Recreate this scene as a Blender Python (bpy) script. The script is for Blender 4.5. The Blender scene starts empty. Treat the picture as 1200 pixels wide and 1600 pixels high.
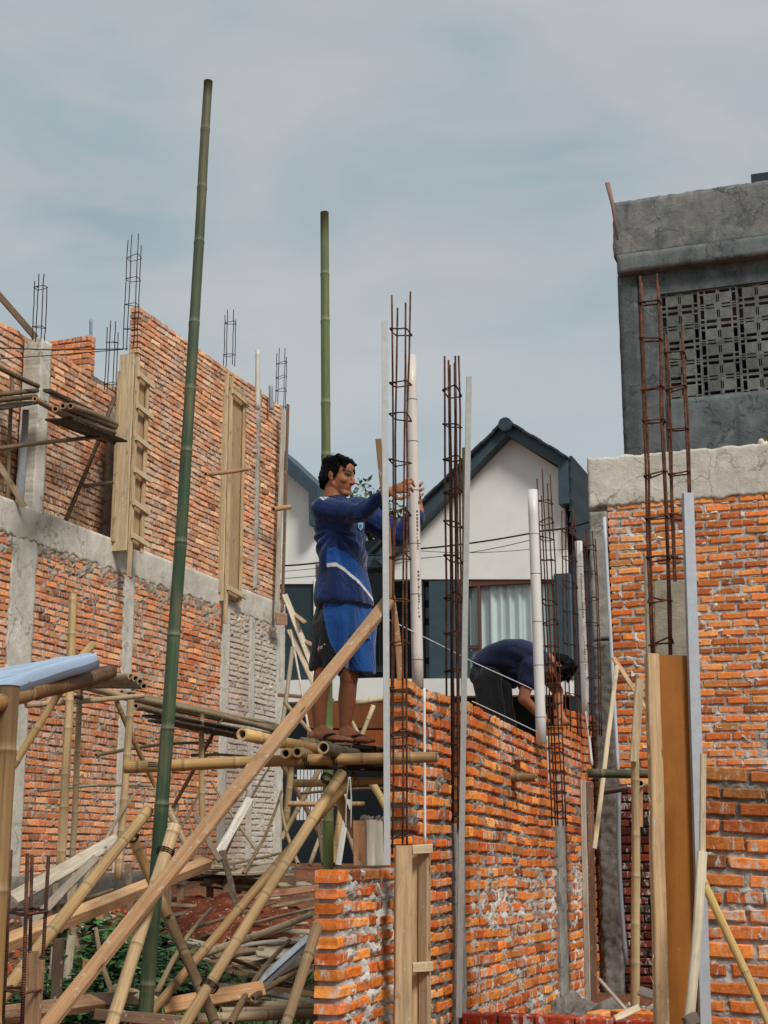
import bpy, bmesh, math, random
from math import sin, cos, tan, pi, radians, sqrt, atan2
from mathutils import Vector, Matrix, noise as mnoise

random.seed(11)
RND = random.Random(5)
scene = bpy.context.scene
COL = scene.collection
V = Vector

# ------------------------------------------------------------------ camera
F = 2250.0
PITCH = math.atan(518.0 / F)
CAMZ = 1.6
cp, sp = cos(PITCH), sin(PITCH)
CAM = V((0, 0, CAMZ))

def ray(px, py):
    dx = (px - 600) / F
    dy = (800 - py) / F
    return V((dx, cp - dy * sp, sp + dy * cp))

def P(px, py, Y):
    """world point seen at reference pixel (px,py) that lies at forward distance Y"""
    d = ray(px, py)
    return CAM + d * (Y / d.y)

TH = radians(19.5)
U = V((sin(TH), cos(TH), 0))       # direction of the long walls (away from the viewer)
W_ = V((cos(TH), -sin(TH), 0))     # across, to the right
UP = V((0, 0, 1))

class Plane:
    """vertical plane through p with horizontal direction d"""
    def __init__(s, p, d):
        s.p = V((p.x, p.y, 0)); s.d = d.normalized()
        s.n = V((s.d.y, -s.d.x, 0))          # normal (to the right of d)
    def hit(s, px, py):
        r = ray(px, py)
        t = (s.p - CAM).dot(s.n) / r.dot(s.n)
        return CAM + r * t
    def sz(s, px, py):
        h = s.hit(px, py)
        return (V((h.x, h.y, 0)) - s.p).dot(s.d), h.z
    def at(s, a, z, off=0.0):
        return s.p + s.d * a + UP * z + s.n * off

# ------------------------------------------------------------------ colour
def lin(c):
    return c / 12.92 if c <= 0.04045 else ((c + 0.055) / 1.055) ** 2.4
def rgb(r, g, b, k=1.0):
    return (min(1, lin(r / 255) * k), min(1, lin(g / 255) * k), min(1, lin(b / 255) * k), 1.0)
def mixc(a, b, t):
    return tuple(a[i] + (b[i] - a[i]) * t for i in range(3)) + (1.0,)
def mulc(a, k):
    return (min(1, a[0] * k), min(1, a[1] * k), min(1, a[2] * k), 1.0)
def nz(p, f=1.0, o=0.0):
    return mnoise.noise(V((p[0] * f + o, p[1] * f + o * 1.7, p[2] * f - o)))

# ------------------------------------------------------------------ mesh builder
class MB:
    def __init__(s):
        s.v = []; s.f = []; s.c = []; s.uv = []; s.sm = []
    def add(s, p, c=(.5, .5, .5, 1), uv=(0, 0)):
        s.v.append((p[0], p[1], p[2])); s.c.append(c); s.uv.append(uv)
        return len(s.v) - 1
    def face(s, ids, smooth=True):
        s.f.append(tuple(ids)); s.sm.append(smooth)
    def build(s, name, mat, parent=None, loc=None):
        org = V((0, 0, 0))
        if parent is not None:
            org = Vector(parent['_org'])
        elif loc is not None:
            org = V(loc)
        me = bpy.data.meshes.new(name)
        me.from_pydata([(x - org.x, y - org.y, z - org.z) for x, y, z in s.v], [], s.f)
        at = me.color_attributes.new('Col', 'FLOAT_COLOR', 'POINT')
        flat = []
        for c in s.c: flat.extend(c)
        at.data.foreach_set('color', flat)
        uvl = me.uv_layers.new(name='UVMap')
        li = [0] * len(me.loops)
        me.loops.foreach_get('vertex_index', li)
        fl = []
        for i in li: fl.extend(s.uv[i])
        uvl.data.foreach_set('uv', fl)
        me.polygons.foreach_set('use_smooth', s.sm)
        me.materials.append(mat)
        me.update()
        o = bpy.data.objects.new(name, me)
        COL.objects.link(o)
        if parent is not None:
            o.parent = parent
        else:
            o.location = org
        return o

def tag(o, label, cat, group=None, kind=None):
    o['label'] = label; o['category'] = cat
    if group: o['group'] = group
    if kind: o['kind'] = kind
    return o

def thing(name, label, cat, loc, group=None):
    o = bpy.data.objects.new(name, None)
    o.empty_display_size = 0.1
    COL.objects.link(o)
    o.location = loc
    o['_org'] = list(loc)
    return tag(o, label, cat, group)

# ------------------------------------------------------------------ shapes
def frame(d):
    d = d.normalized()
    a = UP if abs(d.z) < 0.95 else V((1, 0, 0))
    x = d.cross(a).normalized()
    y = x.cross(d).normalized()
    return x, y

def tube(mb, pts, rad, n=8, col=(.5, .5, .5, 1), cap=True, smooth=True, cols=None):
    pts = [V(p) for p in pts]
    if not isinstance(rad, (list, tuple)): rad = [rad] * len(pts)
    rings = []
    x = None; L = 0
    for i, p in enumerate(pts):
        if i == 0: d = pts[1] - p
        elif i == len(pts) - 1: d = p - pts[-2]
        else: d = (pts[i + 1] - pts[i - 1])
        d = d.normalized() if d.length > 1e-9 else UP
        if x is None:
            x, y = frame(d)
        else:
            x = (x - d * x.dot(d)).normalized(); y = d.cross(x) * -1
            y = x.cross(d).normalized()
        if i: L += (p - pts[i - 1]).length
        c = cols[i] if cols else col
        r = []
        for k in range(n):
            a = 2 * pi * k / n
            r.append(mb.add(p + (x * cos(a) + y * sin(a)) * rad[i], c, (k / n, L)))
        rings.append(r)
    for i in range(len(rings) - 1):
        A, B = rings[i], rings[i + 1]
        for k in range(n):
            k2 = (k + 1) % n
            mb.face((A[k], A[k2], B[k2], B[k]), smooth)
    if cap:
        mb.face(list(rings[0])[::-1], False); mb.face(rings[-1], False)
    return rings

def cbox(mb, o, ex, ey, ez, bev=0.003, col=(.5, .5, .5, 1)):
    """chamfered box: centre o, half-axis vectors ex,ey,ez"""
    o = V(o); ex = V(ex); ey = V(ey); ez = V(ez)
    lx, ly, lz = ex.length, ey.length, ez.length
    b = min(bev, lx * .45, ly * .45, lz * .45)
    ids = {}
    for sx in (-1, 1):
        for sy in (-1, 1):
            for sz in (-1, 1):
                for ax in range(3):
                    k = [1 - b / lx, 1 - b / ly, 1 - b / lz]
                    k[ax] = 1
                    p = o + ex * sx * k[0] + ey * sy * k[1] + ez * sz * k[2]
                    if ax == 0: uv = (sy * ly, sz * lz)
                    elif ax == 1: uv = (sx * lx, sz * lz)
                    else: uv = (sx * lx, sy * ly)
                    ids[(sx, sy, sz, ax)] = mb.add(p, col, uv)
    def q(l, flip):
        mb.face(l[::-1] if flip else l, False)
    hand = ex.cross(ey).dot(ez) < 0
    for s in (-1, 1):
        q([ids[(s, -1, -1, 0)], ids[(s, 1, -1, 0)], ids[(s, 1, 1, 0)], ids[(s, -1, 1, 0)]], (s < 0) != hand)
        q([ids[(-1, s, -1, 1)], ids[(-1, s, 1, 1)], ids[(1, s, 1, 1)], ids[(1, s, -1, 1)]], (s < 0) != hand)
        q([ids[(-1, -1, s, 2)], ids[(1, -1, s, 2)], ids[(1, 1, s, 2)], ids[(-1, 1, s, 2)]], (s < 0) != hand)
    for a in (-1, 1):
        for c in (-1, 1):
            q([ids[(a, c, -1, 0)], ids[(a, c, -1, 1)], ids[(a, c, 1, 1)], ids[(a, c, 1, 0)]], (a * c < 0) != hand)
            q([ids[(a, -1, c, 0)], ids[(a, 1, c, 0)], ids[(a, 1, c, 2)], ids[(a, -1, c, 2)]], (a * c < 0) != hand)
            q([ids[(-1, a, c, 1)], ids[(-1, a, c, 2)], ids[(1, a, c, 2)], ids[(1, a, c, 1)]], (a * c < 0) != hand)
    for a in (-1, 1):
        for c in (-1, 1):
            for e in (-1, 1):
                q([ids[(a, c, e, 0)], ids[(a, c, e, 1)], ids[(a, c, e, 2)]], (a * c * e < 0) != hand)

def plank_mb(mb, p0, p1, w, t, face=None, col=(.5, .4, .3, 1), bend=0.0, rough=0.0, seed=0, bdir=None):
    """sawn board from p0 to p1; `face` is the direction its broad side looks to"""
    p0 = V(p0); p1 = V(p1)
    d = (p1 - p0); L = d.length; d.normalize()
    if face is None: face = V((0, -1, 0.0))
    n = V(face) - d * V(face).dot(d); n.normalize()
    s = d.cross(n).normalized()
    N = max(2, int(L / 0.12))
    b = min(0.004, t * .3, w * .3)
    prof = [(-w / 2 + b, -t / 2), (w / 2 - b, -t / 2), (w / 2, -t / 2 + b), (w / 2, t / 2 - b),
            (w / 2 - b, t / 2), (-w / 2 + b, t / 2), (-w / 2, t / 2 - b), (-w / 2, -t / 2 + b)]
    per = []; q = 0
    for i, (a, c) in enumerate(prof):
        per.append(q)
        a2, c2 = prof[(i + 1) % 8]
        q += sqrt((a2 - a) ** 2 + (c2 - c) ** 2)
    rings = []
    bd = bdir if bdir is not None else n
    for i in range(N + 1):
        k = i / N
        c = p0 + d * (L * k) + V(bd) * (bend * sin(pi * k))
        r = []
        for j, (a, e) in enumerate(prof):
            ja = a + (rough * nz((k * L * 3, a * 9, seed * 3.1)) if rough else 0)
            r.append(mb.add(c + s * ja + n * e, col, (k * L + seed * .37, per[j] + seed * .71)))
        rings.append(r)
    for i in range(N):
        A, B = rings[i], rings[i + 1]
        for k in range(8):
            k2 = (k + 1) % 8
            mb.face((A[k], A[k2], B[k2], B[k]), False)
    mb.face(rings[0][::-1], False); mb.face(rings[-1], False)

TAN = rgb(200, 158, 104); PALE = rgb(212, 180, 134); BROWN = rgb(150, 110, 66)
GREYB = rgb(158, 136, 104); DARKB = rgb(84, 66, 48); GREEN = rgb(46, 78, 52); OLIVE = rgb(104, 124, 62)

def bamboo_mb(mb, p0, p1, r0, r1, col=TAN, bow=0.012, seed=0, inter=0.27, col2=None, n=12, ring=1.0):
    """a bamboo culm with swollen nodes and open cut ends"""
    R = random.Random(seed * 77 + 3)
    p0 = V(p0); p1 = V(p1)
    d = p1 - p0; L = d.length; d.normalize()
    x, y = frame(d)
    a = R.random() * 6.28
    bd = x * cos(a) + y * sin(a)
    st = [(0, 1, 0), (L, 1, 0)]
    k = R.uniform(0.03, inter * .6)
    while k < L - 0.03:
        for o, m, w in ((-.035, 1.0, 0), (-.009, 1.03, .15), (-.004, 1.085, .75), (0.0, 1.02, 1.), (.004, 1.07, .7), (.012, 1.0, .3), (.035, .985, .05)):
            if 0 < k + o < L: st.append((k + o, m, w))
        st.append((min(L - .01, k + inter * .5), .985, 0))
        k += inter * R.uniform(.68, 1.3)
    st.sort()
    pts = []; rad = []; cols = []
    for s, m, w in st:
        t = s / L
        pts.append(p0 + d * s + bd * (bow * L * sin(pi * t) * .5 + .004 * nz((s * 2, seed, 1))))
        rad.append((r0 + (r1 - r0) * t) * m)
        c = col if col2 is None else mixc(col, col2, max(0, min(1, t + .25 * nz((s * 1.3, seed * 2.2, 4)))))
        c = mulc(c, 1 + .30 * nz((s * 2.1, seed * 5.3, 7)))
        if w > .6: c = mixc(c, mulc(c, .45), (.35 + .4 * R.random()) * ring)
        elif w > .1: c = mixc(c, mixc(c, rgb(214, 200, 165), .5), w * 1.2 * ring)
        cols.append(c)
    rings = tube(mb, pts, rad, n, cap=False, cols=cols)
    for end, sgn in ((0, 1), (-1, -1)):
        c = pts[end]; dd = d * sgn
        rr = rad[end]
        lip = []; inn = []
        for k in range(n):
            pv = V(mb.v[rings[end][k]])
            lip.append(mb.add(c + (pv - c) * .66, mulc(PALE, .95)))
            inn.append(mb.add(c + (pv - c) * .60 + dd * .07, (.02, .015, .01, 1)))
        for k in range(n):
            k2 = (k + 1) % n
            mb.face((rings[end][k2], rings[end][k], lip[k], lip[k2]), False)
            mb.face((lip[k2], lip[k], inn[k], inn[k2]), False)
        mb.face(inn, False)

# ------------------------------------------------------------------ materials
def newmat(name, rough=.8):
    m = bpy.data.materials.new(name); m.use_nodes = True
    nt = m.node_tree; b = nt.nodes['Principled BSDF']
    b.inputs['Roughness'].default_value = rough
    b.inputs['Specular IOR Level'].default_value = .25
    return m, nt, b
def N(nt, t, **kw):
    n = nt.nodes.new(t)
    for k, v in kw.items():
        if k in n.inputs.keys(): n.inputs[k].default_value = v
        else: setattr(n, k, v)
    return n
def L(nt, a, b): nt.links.new(a, b)
def noise_n(nt, vec, scale, detail=5, rough=.6, dist=0.0):
    n = N(nt, 'ShaderNodeTexNoise'); n.inputs['Scale'].default_value = scale
    n.inputs['Detail'].default_value = detail; n.inputs['Roughness'].default_value = rough
    n.inputs['Distortion'].default_value = dist
    if vec is not None: L(nt, vec, n.inputs['Vector'])
    return n.outputs['Fac']
def ramp(nt, fac, stops):
    r = N(nt, 'ShaderNodeValToRGB')
    els = r.color_ramp.elements
    while len(els) < len(stops): els.new(.5)
    for e, (p, c) in zip(els, stops):
        e.position = p; e.color = c if len(c) == 4 else tuple(c) + (1,)
    L(nt, fac, r.inputs['Fac'])
    return r.outputs['Color']
def mix(nt, fac, a, b, mode='MIX'):
    m = N(nt, 'ShaderNodeMix', data_type='RGBA', blend_type=mode)
    if isinstance(fac, (int, float)): m.inputs[0].default_value = fac
    else: L(nt, fac, m.inputs[0])
    for sock, val in ((m.inputs[6], a), (m.inputs[7], b)):
        if isinstance(val, tuple): sock.default_value = val
        else: L(nt, val, sock)
    return m.outputs[2]
def bump(nt, b, h, strength=.5, dist=.01):
    n = N(nt, 'ShaderNodeBump'); n.inputs['Strength'].default_value = strength
    n.inputs['Distance'].default_value = dist
    L(nt, h, n.inputs['Height']); L(nt, n.outputs['Normal'], b.inputs['Normal'])
def objco(nt, scale=None):
    t = N(nt, 'ShaderNodeTexCoord')
    if scale is None: return t.outputs['Object']
    m = N(nt, 'ShaderNodeMapping'); m.inputs['Scale'].default_value = scale
    L(nt, t.outputs['Object'], m.inputs['Vector']); return m.outputs['Vector']
def uvco(nt, scale):
    t = N(nt, 'ShaderNodeTexCoord')
    m = N(nt, 'ShaderNodeMapping'); m.inputs['Scale'].default_value = scale
    oi = N(nt, 'ShaderNodeObjectInfo')
    vm = N(nt, 'ShaderNodeVectorMath', operation='SCALE'); vm.inputs[0].default_value = (17, 31, 7)
    L(nt, oi.outputs['Random'], vm.inputs['Scale'])
    L(nt, vm.outputs[0], m.inputs['Location'])
    L(nt, t.outputs['UV'], m.inputs['Vector']); return m.outputs['Vector']
def colattr(nt):
    a = N(nt, 'ShaderNodeAttribute'); a.attribute_name = 'Col'; return a.outputs['Color']
def gray(v): return (v, v, v, 1)

def m_brick(name, smear=.5, mort=rgb(176, 170, 160), dirt=.3):
    m, nt, b = newmat(name, .92)
    co = objco(nt); c = colattr(nt)
    v1 = ramp(nt, noise_n(nt, co, 38, 6, .7), [(.25, gray(.66)), (.72, gray(1.4))])
    c1 = mix(nt, 1, c, v1, 'MULTIPLY')
    # crumbly light flecks and soot
    c1 = mix(nt, ramp(nt, noise_n(nt, co, 70, 4, .6), [(.6, gray(0)), (.78, gray(.55))]), c1, mix(nt, .5, c1, rgb(226, 150, 100)))
    c1 = mix(nt, ramp(nt, noise_n(nt, co, 9, 5, .65), [(.5, gray(0)), (.72, gray(dirt))]), c1, rgb(58, 40, 32))
    # mortar smeared over the faces, in vertical drags
    sm = noise_n(nt, objco(nt, (26, 26, 9)), 1.0, 6, .7, .6)
    sm2 = noise_n(nt, co, 2.6, 3, .5)
    ad = N(nt, 'ShaderNodeMath', operation='MULTIPLY_ADD'); L(nt, sm2, ad.inputs[0]); ad.inputs[1].default_value = .55
    L(nt, sm, ad.inputs[2])
    k = .92 - smear * .30
    c1 = mix(nt, ramp(nt, ad.outputs[0], [(k, gray(0)), (k + .10, gray(.85))]), c1, mort)
    L(nt, c1, b.inputs['Base Color'])
    bump(nt, b, noise_n(nt, co, 60, 8, .75), .9, .006)
    return m

def m_mortar(name, a=rgb(122, 116, 106), c=rgb(206, 200, 190)):
    m, nt, b = newmat(name, .95)
    co = objco(nt)
    f = ramp(nt, noise_n(nt, co, 16, 7, .7), [(.3, a), (.5, mixc(a, c, .6)), (.68, c)])
    f = mix(nt, ramp(nt, noise_n(nt, co, 2.2, 4), [(.42, gray(0)), (.7, gray(.5))]), f, mulc(a, .6))
    L(nt, mix(nt, 1, f, colattr(nt), 'MULTIPLY'), b.inputs['Base Color'])
    bump(nt, b, noise_n(nt, co, 55, 8, .8), 1, .012)
    return m

def m_concrete(name, a, c, stain=.45, sc=1.0, st=(28, 26, 24)):
    m, nt, b = newmat(name, .9)
    co = objco(nt)
    f = ramp(nt, noise_n(nt, co, 5 * sc, 8, .68, .3), [(.28, a), (.72, c)])
    f = mix(nt, ramp(nt, noise_n(nt, objco(nt, (7 * sc, 7 * sc, 1.2 * sc)), 1.0, 6, .7), [(.5, gray(0)), (.78, gray(stain))]), f, rgb(*st))
    f = mix(nt, ramp(nt, noise_n(nt, co, 40 * sc, 4, .6), [(.62, gray(0)), (.75, gray(.4))]), f, mulc(a, .45))
    f = mix(nt, 1, f, colattr(nt), 'MULTIPLY')
    # hairline cracks and run-off streaks
    wob = N(nt, 'ShaderNodeTexNoise'); wob.inputs['Scale'].default_value = 3.5; wob.inputs['Detail'].default_value = 6; L(nt, co, wob.inputs['Vector'])
    va = N(nt, 'ShaderNodeVectorMath', operation='MULTIPLY_ADD'); L(nt, wob.outputs['Color'], va.inputs[0]); va.inputs[1].default_value = (.7, .7, .7); L(nt, co, va.inputs[2])
    vo = N(nt, 'ShaderNodeTexVoronoi', feature='DISTANCE_TO_EDGE'); vo.inputs['Scale'].default_value = 1.1 * sc; L(nt, va.outputs[0], vo.inputs['Vector'])
    f = mix(nt, ramp(nt, vo.outputs['Distance'], [(.0, gray(.75)), (.012, gray(0))]), f, mulc(a, .35))
    f = mix(nt, ramp(nt, noise_n(nt, objco(nt, (16 * sc, 16 * sc, .9)), 1.0, 5, .7), [(.56, gray(0)), (.76, gray(stain))]), f, mulc(c, .5))
    f = mix(nt, ramp(nt, noise_n(nt, co, 11 * sc, 7, .75), [(.55, gray(0)), (.66, gray(.35))]), f, mulc(c, 1.15))
    L(nt, f, b.inputs['Base Color'])
    bump(nt, b, noise_n(nt, co, 30 * sc, 9, .75), .8, .014)
    return m

def m_bamboo():
    m, nt, b = newmat('bamboo', .5)
    c = colattr(nt)
    st = noise_n(nt, uvco(nt, (26, 1.6, 1)), 1, 6, .65)
    f = mix(nt, 1, c, ramp(nt, st, [(.25, gray(.55)), (.75, gray(1.35))]), 'MULTIPLY')
    bl = noise_n(nt, uvco(nt, (4, 5, 1)), 1, 6, .7)
    f = mix(nt, ramp(nt, bl, [(.55, gray(0)), (.78, gray(.7))]), f, mix(nt, .62, c, rgb(52, 42, 34)))
    sc = noise_n(nt, uvco(nt, (60, 2.2, 1)), 1, 3, .5)
    f = mix(nt, ramp(nt, sc, [(.70, gray(0)), (.76, gray(.5))]), f, mix(nt, .5, c, rgb(222, 214, 190)))
    f = mix(nt, ramp(nt, noise_n(nt, uvco(nt, (9, 9, 1)), 1, 6, .75), [(.60, gray(0)), (.70, gray(.55))]), f, mix(nt, .75, c, rgb(46, 40, 34)))
    f = mix(nt, ramp(nt, noise_n(nt, uvco(nt, (3, 2.5, 1)), 1, 4, .6), [(.45, gray(0)), (.75, gray(.4))]), f, rgb(150, 126, 96))
    L(nt, f, b.inputs['Base Color'])
    L(nt, ramp(nt, bl, [(.3, gray(.42)), (.8, gray(.75))]), b.inputs['Roughness'])
    bump(nt, b, st, .35, .004)
    return m

def m_wood(name='sawn_timber', sat=.86):
    m, nt, b = newmat(name, .8)
    c = colattr(nt)
    g = noise_n(nt, uvco(nt, (2.2, 55, 1)), 1, 7, .7, .8)
    f = mix(nt, 1, c, ramp(nt, g, [(.28, gray(.55)), (.7, gray(1.28))]), 'MULTIPLY')
    f = mix(nt, ramp(nt, noise_n(nt, uvco(nt, (3.5, 14, 1)), 1, 5, .7), [(.52, gray(0)), (.75, gray(.6))]), f, mix(nt, .6, c, rgb(70, 52, 38)))
    f = mix(nt, ramp(nt, noise_n(nt, uvco(nt, (11, 24, 1)), 1, 4, .6), [(.66, gray(0)), (.74, gray(.6))]), f, rgb(196, 186, 168))
    kn = N(nt, 'ShaderNodeTexVoronoi'); kn.inputs['Scale'].default_value = 1
    L(nt, uvco(nt, (4, 14, 1)), kn.inputs['Vector'])
    f = mix(nt, ramp(nt, kn.outputs['Distance'], [(.05, gray(.8)), (.13, gray(0))]), f, rgb(72, 44, 24))
    # weathering: silvered streaks, grime and cement splashes
    f = mix(nt, ramp(nt, noise_n(nt, uvco(nt, (1.3, 9, 1)), 1, 5, .65), [(.5, gray(0)), (.8, gray(.5))]), f, rgb(146, 128, 102))
    f = mix(nt, ramp(nt, noise_n(nt, uvco(nt, (5, 7, 1)), 1, 6, .7), [(.58, gray(0)), (.70, gray(.5))]), f, rgb(74, 62, 50))
    f = mix(nt, ramp(nt, noise_n(nt, uvco(nt, (28, 40, 1)), 1, 3, .6), [(.64, gray(0)), (.69, gray(.8))]), f, rgb(190, 184, 172))
    hs = N(nt, 'ShaderNodeHueSaturation'); hs.inputs['Saturation'].default_value = sat; L(nt, f, hs.inputs['Color']); f = hs.outputs[0]
    L(nt, f, b.inputs['Base Color'])
    bump(nt, b, g, .5, .004)
    return m

def m_attr(name, rough=.8, var=.25, sc=20, bs=.3, bd=.004, metal=0.0, spec=.25):
    m, nt, b = newmat(name, rough)
    co = objco(nt)
    n1 = noise_n(nt, co, sc, 6, .65)
    f = mix(nt, 1, colattr(nt), ramp(nt, n1, [(.25, gray(1 - var)), (.75, gray(1 + var))]), 'MULTIPLY')
    L(nt, f, b.inputs['Base Color'])
    b.inputs['Metallic'].default_value = metal
    b.inputs['Specular IOR Level'].default_value = spec
    bump(nt, b, n1, bs, bd)
    return m

def m_rust():
    m, nt, b = newmat('rusty_rebar', .75)
    co = objco(nt)
    f = ramp(nt, noise_n(nt, co, 14, 6, .7), [(.3, rgb(42, 30, 28)), (.5, rgb(86, 54, 40)), (.72, rgb(134, 84, 54))])
    f = mix(nt, 1, f, colattr(nt), 'MULTIPLY')
    L(nt, f, b.inputs['Base Color'])
    w = N(nt, 'ShaderNodeTexWave'); w.inputs['Scale'].default_value = 42; w.bands_direction = 'Z'
    L(nt, co, w.inputs['Vector'])
    bump(nt, b, w.outputs['Fac'], .6, .003)
    return m

def m_fabric(name, sheen=.3):
    m, nt, b = newmat(name, .85)
    co = objco(nt)
    n1 = noise_n(nt, co, 9, 5, .6, .5)
    f = mix(nt, 1, colattr(nt), ramp(nt, n1, [(.25, gray(.78)), (.75, gray(1.2))]), 'MULTIPLY')
    f = mix(nt, ramp(nt, noise_n(nt, co, 24, 5, .7), [(.66, gray(0)), (.8, gray(.16))]), f, rgb(150, 140, 125))
    L(nt, f, b.inputs['Base Color'])
    b.inputs['Sheen Weight'].default_value = sheen
    b.inputs['Sheen Roughness'].default_value = .45
    w = noise_n(nt, objco(nt, (7, 7, 3.2)), 1.6, 4, .55, 1.2)
    bump(nt, b, w, .6, .05)
    return m

def m_skin():
    m, nt, b = newmat('skin', .55)
    co = objco(nt)
    f = mix(nt, 1, colattr(nt), ramp(nt, noise_n(nt, co, 22, 5, .6), [(.3, gray(.86)), (.7, gray(1.12))]), 'MULTIPLY')
    L(nt, f, b.inputs['Base Color'])
    b.inputs['Subsurface Weight'].default_value = .08
    b.inputs['Subsurface Radius'].default_value = (.008, .004, .002)
    bump(nt, b, noise_n(nt, co, 130, 4, .6), .15, .002)
    return m

def m_leaf():
    m, nt, b = newmat('leaf', .55)
    L(nt, colattr(nt), b.inputs['Base Color'])
    b.inputs['Specular IOR Level'].default_value = .35
    return m

def m_ply():
    m, nt, b = newmat('plywood', .6)
    c = colattr(nt); co = objco(nt)
    f = mix(nt, 1, c, ramp(nt, noise_n(nt, co, 3.0, 6, .65), [(.3, gray(.74)), (.7, gray(1.22))]), 'MULTIPLY')
    f = mix(nt, ramp(nt, noise_n(nt, objco(nt, (60, 60, 5)), 1, 5, .6), [(.45, gray(0)), (.75, gray(.35))]), f, mulc((.16, .075, .02, 1), 1))
    f = mix(nt, ramp(nt, noise_n(nt, co, 13, 6, .75), [(.64, gray(0)), (.72, gray(.55))]), f, rgb(120, 70, 26))
    f = mix(nt, ramp(nt, noise_n(nt, co, 45, 4, .6), [(.70, gray(0)), (.74, gray(.6))]), f, rgb(206, 170, 120))
    L(nt, f, b.inputs['Base Color']); bump(nt, b, noise_n(nt, co, 40, 5, .6), .25, .003)
    return m
MT = {
    'brickW': m_brick('brick_fresh', .30, rgb(206, 200, 190), .16),
    'brickR': m_brick('brick_fresh_side', .26, rgb(200, 196, 186), .12),
    'brickN': m_brick('brick_near', .30, rgb(204, 200, 192), .18),
    'brickL': m_brick('brick_weathered', .50, rgb(214, 192, 170), .12),
    'brickLg': m_brick('brick_greyed', 1.1, rgb(206, 200, 188), .15),
    'mortar': m_mortar('mortar', rgb(140, 134, 124), rgb(218, 213, 204)),
    'mortarG': m_mortar('mortar_grey', rgb(98, 95, 90), rgb(170, 167, 160)),
    'mortarL': m_mortar('mortar_old', rgb(120, 106, 94), rgb(214, 200, 182)),
    'conc': m_concrete('concrete_pale', rgb(186, 181, 168), rgb(226, 220, 206), .30),
    'concG': m_concrete('concrete_stub', rgb(126, 122, 114), rgb(176, 172, 162), .4),
    'render': m_concrete('cement_render', rgb(80, 85, 86), rgb(126, 129, 127), .6, .8, (30, 36, 40)),
    'renderL': m_concrete('cement_render_worn', rgb(84, 90, 92), rgb(150, 148, 142), .7, 1.0, (32, 36, 38)),
    'breeze': m_concrete('breeze_cement', rgb(92, 96, 94), rgb(138, 140, 134), .5, 2.0),
    'bamboo': m_bamboo(), 'wood': m_wood(), 'rust': m_rust(),
    'pvc': m_attr('pvc', .42, .07, 9, .05, .002, 0, .45),
    'galv': m_attr('galvanised_steel', .48, .14, 26, .12, .002, .2, .5),
    'paint': m_attr('painted_plaster', .85, .05, 3, .12, .004),
    'dark': m_attr('dark_joinery', .5, .15, 6, .1, .003, 0, .4),
    'tile': m_attr('roof_tile', .6, .2, 7, .3, .006),
    'fabric': m_fabric('jersey'), 'cloth': m_fabric('dark_cloth', .2),
    'skin': m_skin(), 'hair': m_attr('hair', .6, .4, 60, .6, .006, 0, .08),
    'leaf': m_leaf(), 'plain': m_attr('plain', .7, .12, 30, .2, .003),
    'rubber': m_attr('rubber', .7, .2, 40, .2, .002),
    'ply': m_ply(),
}
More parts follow.
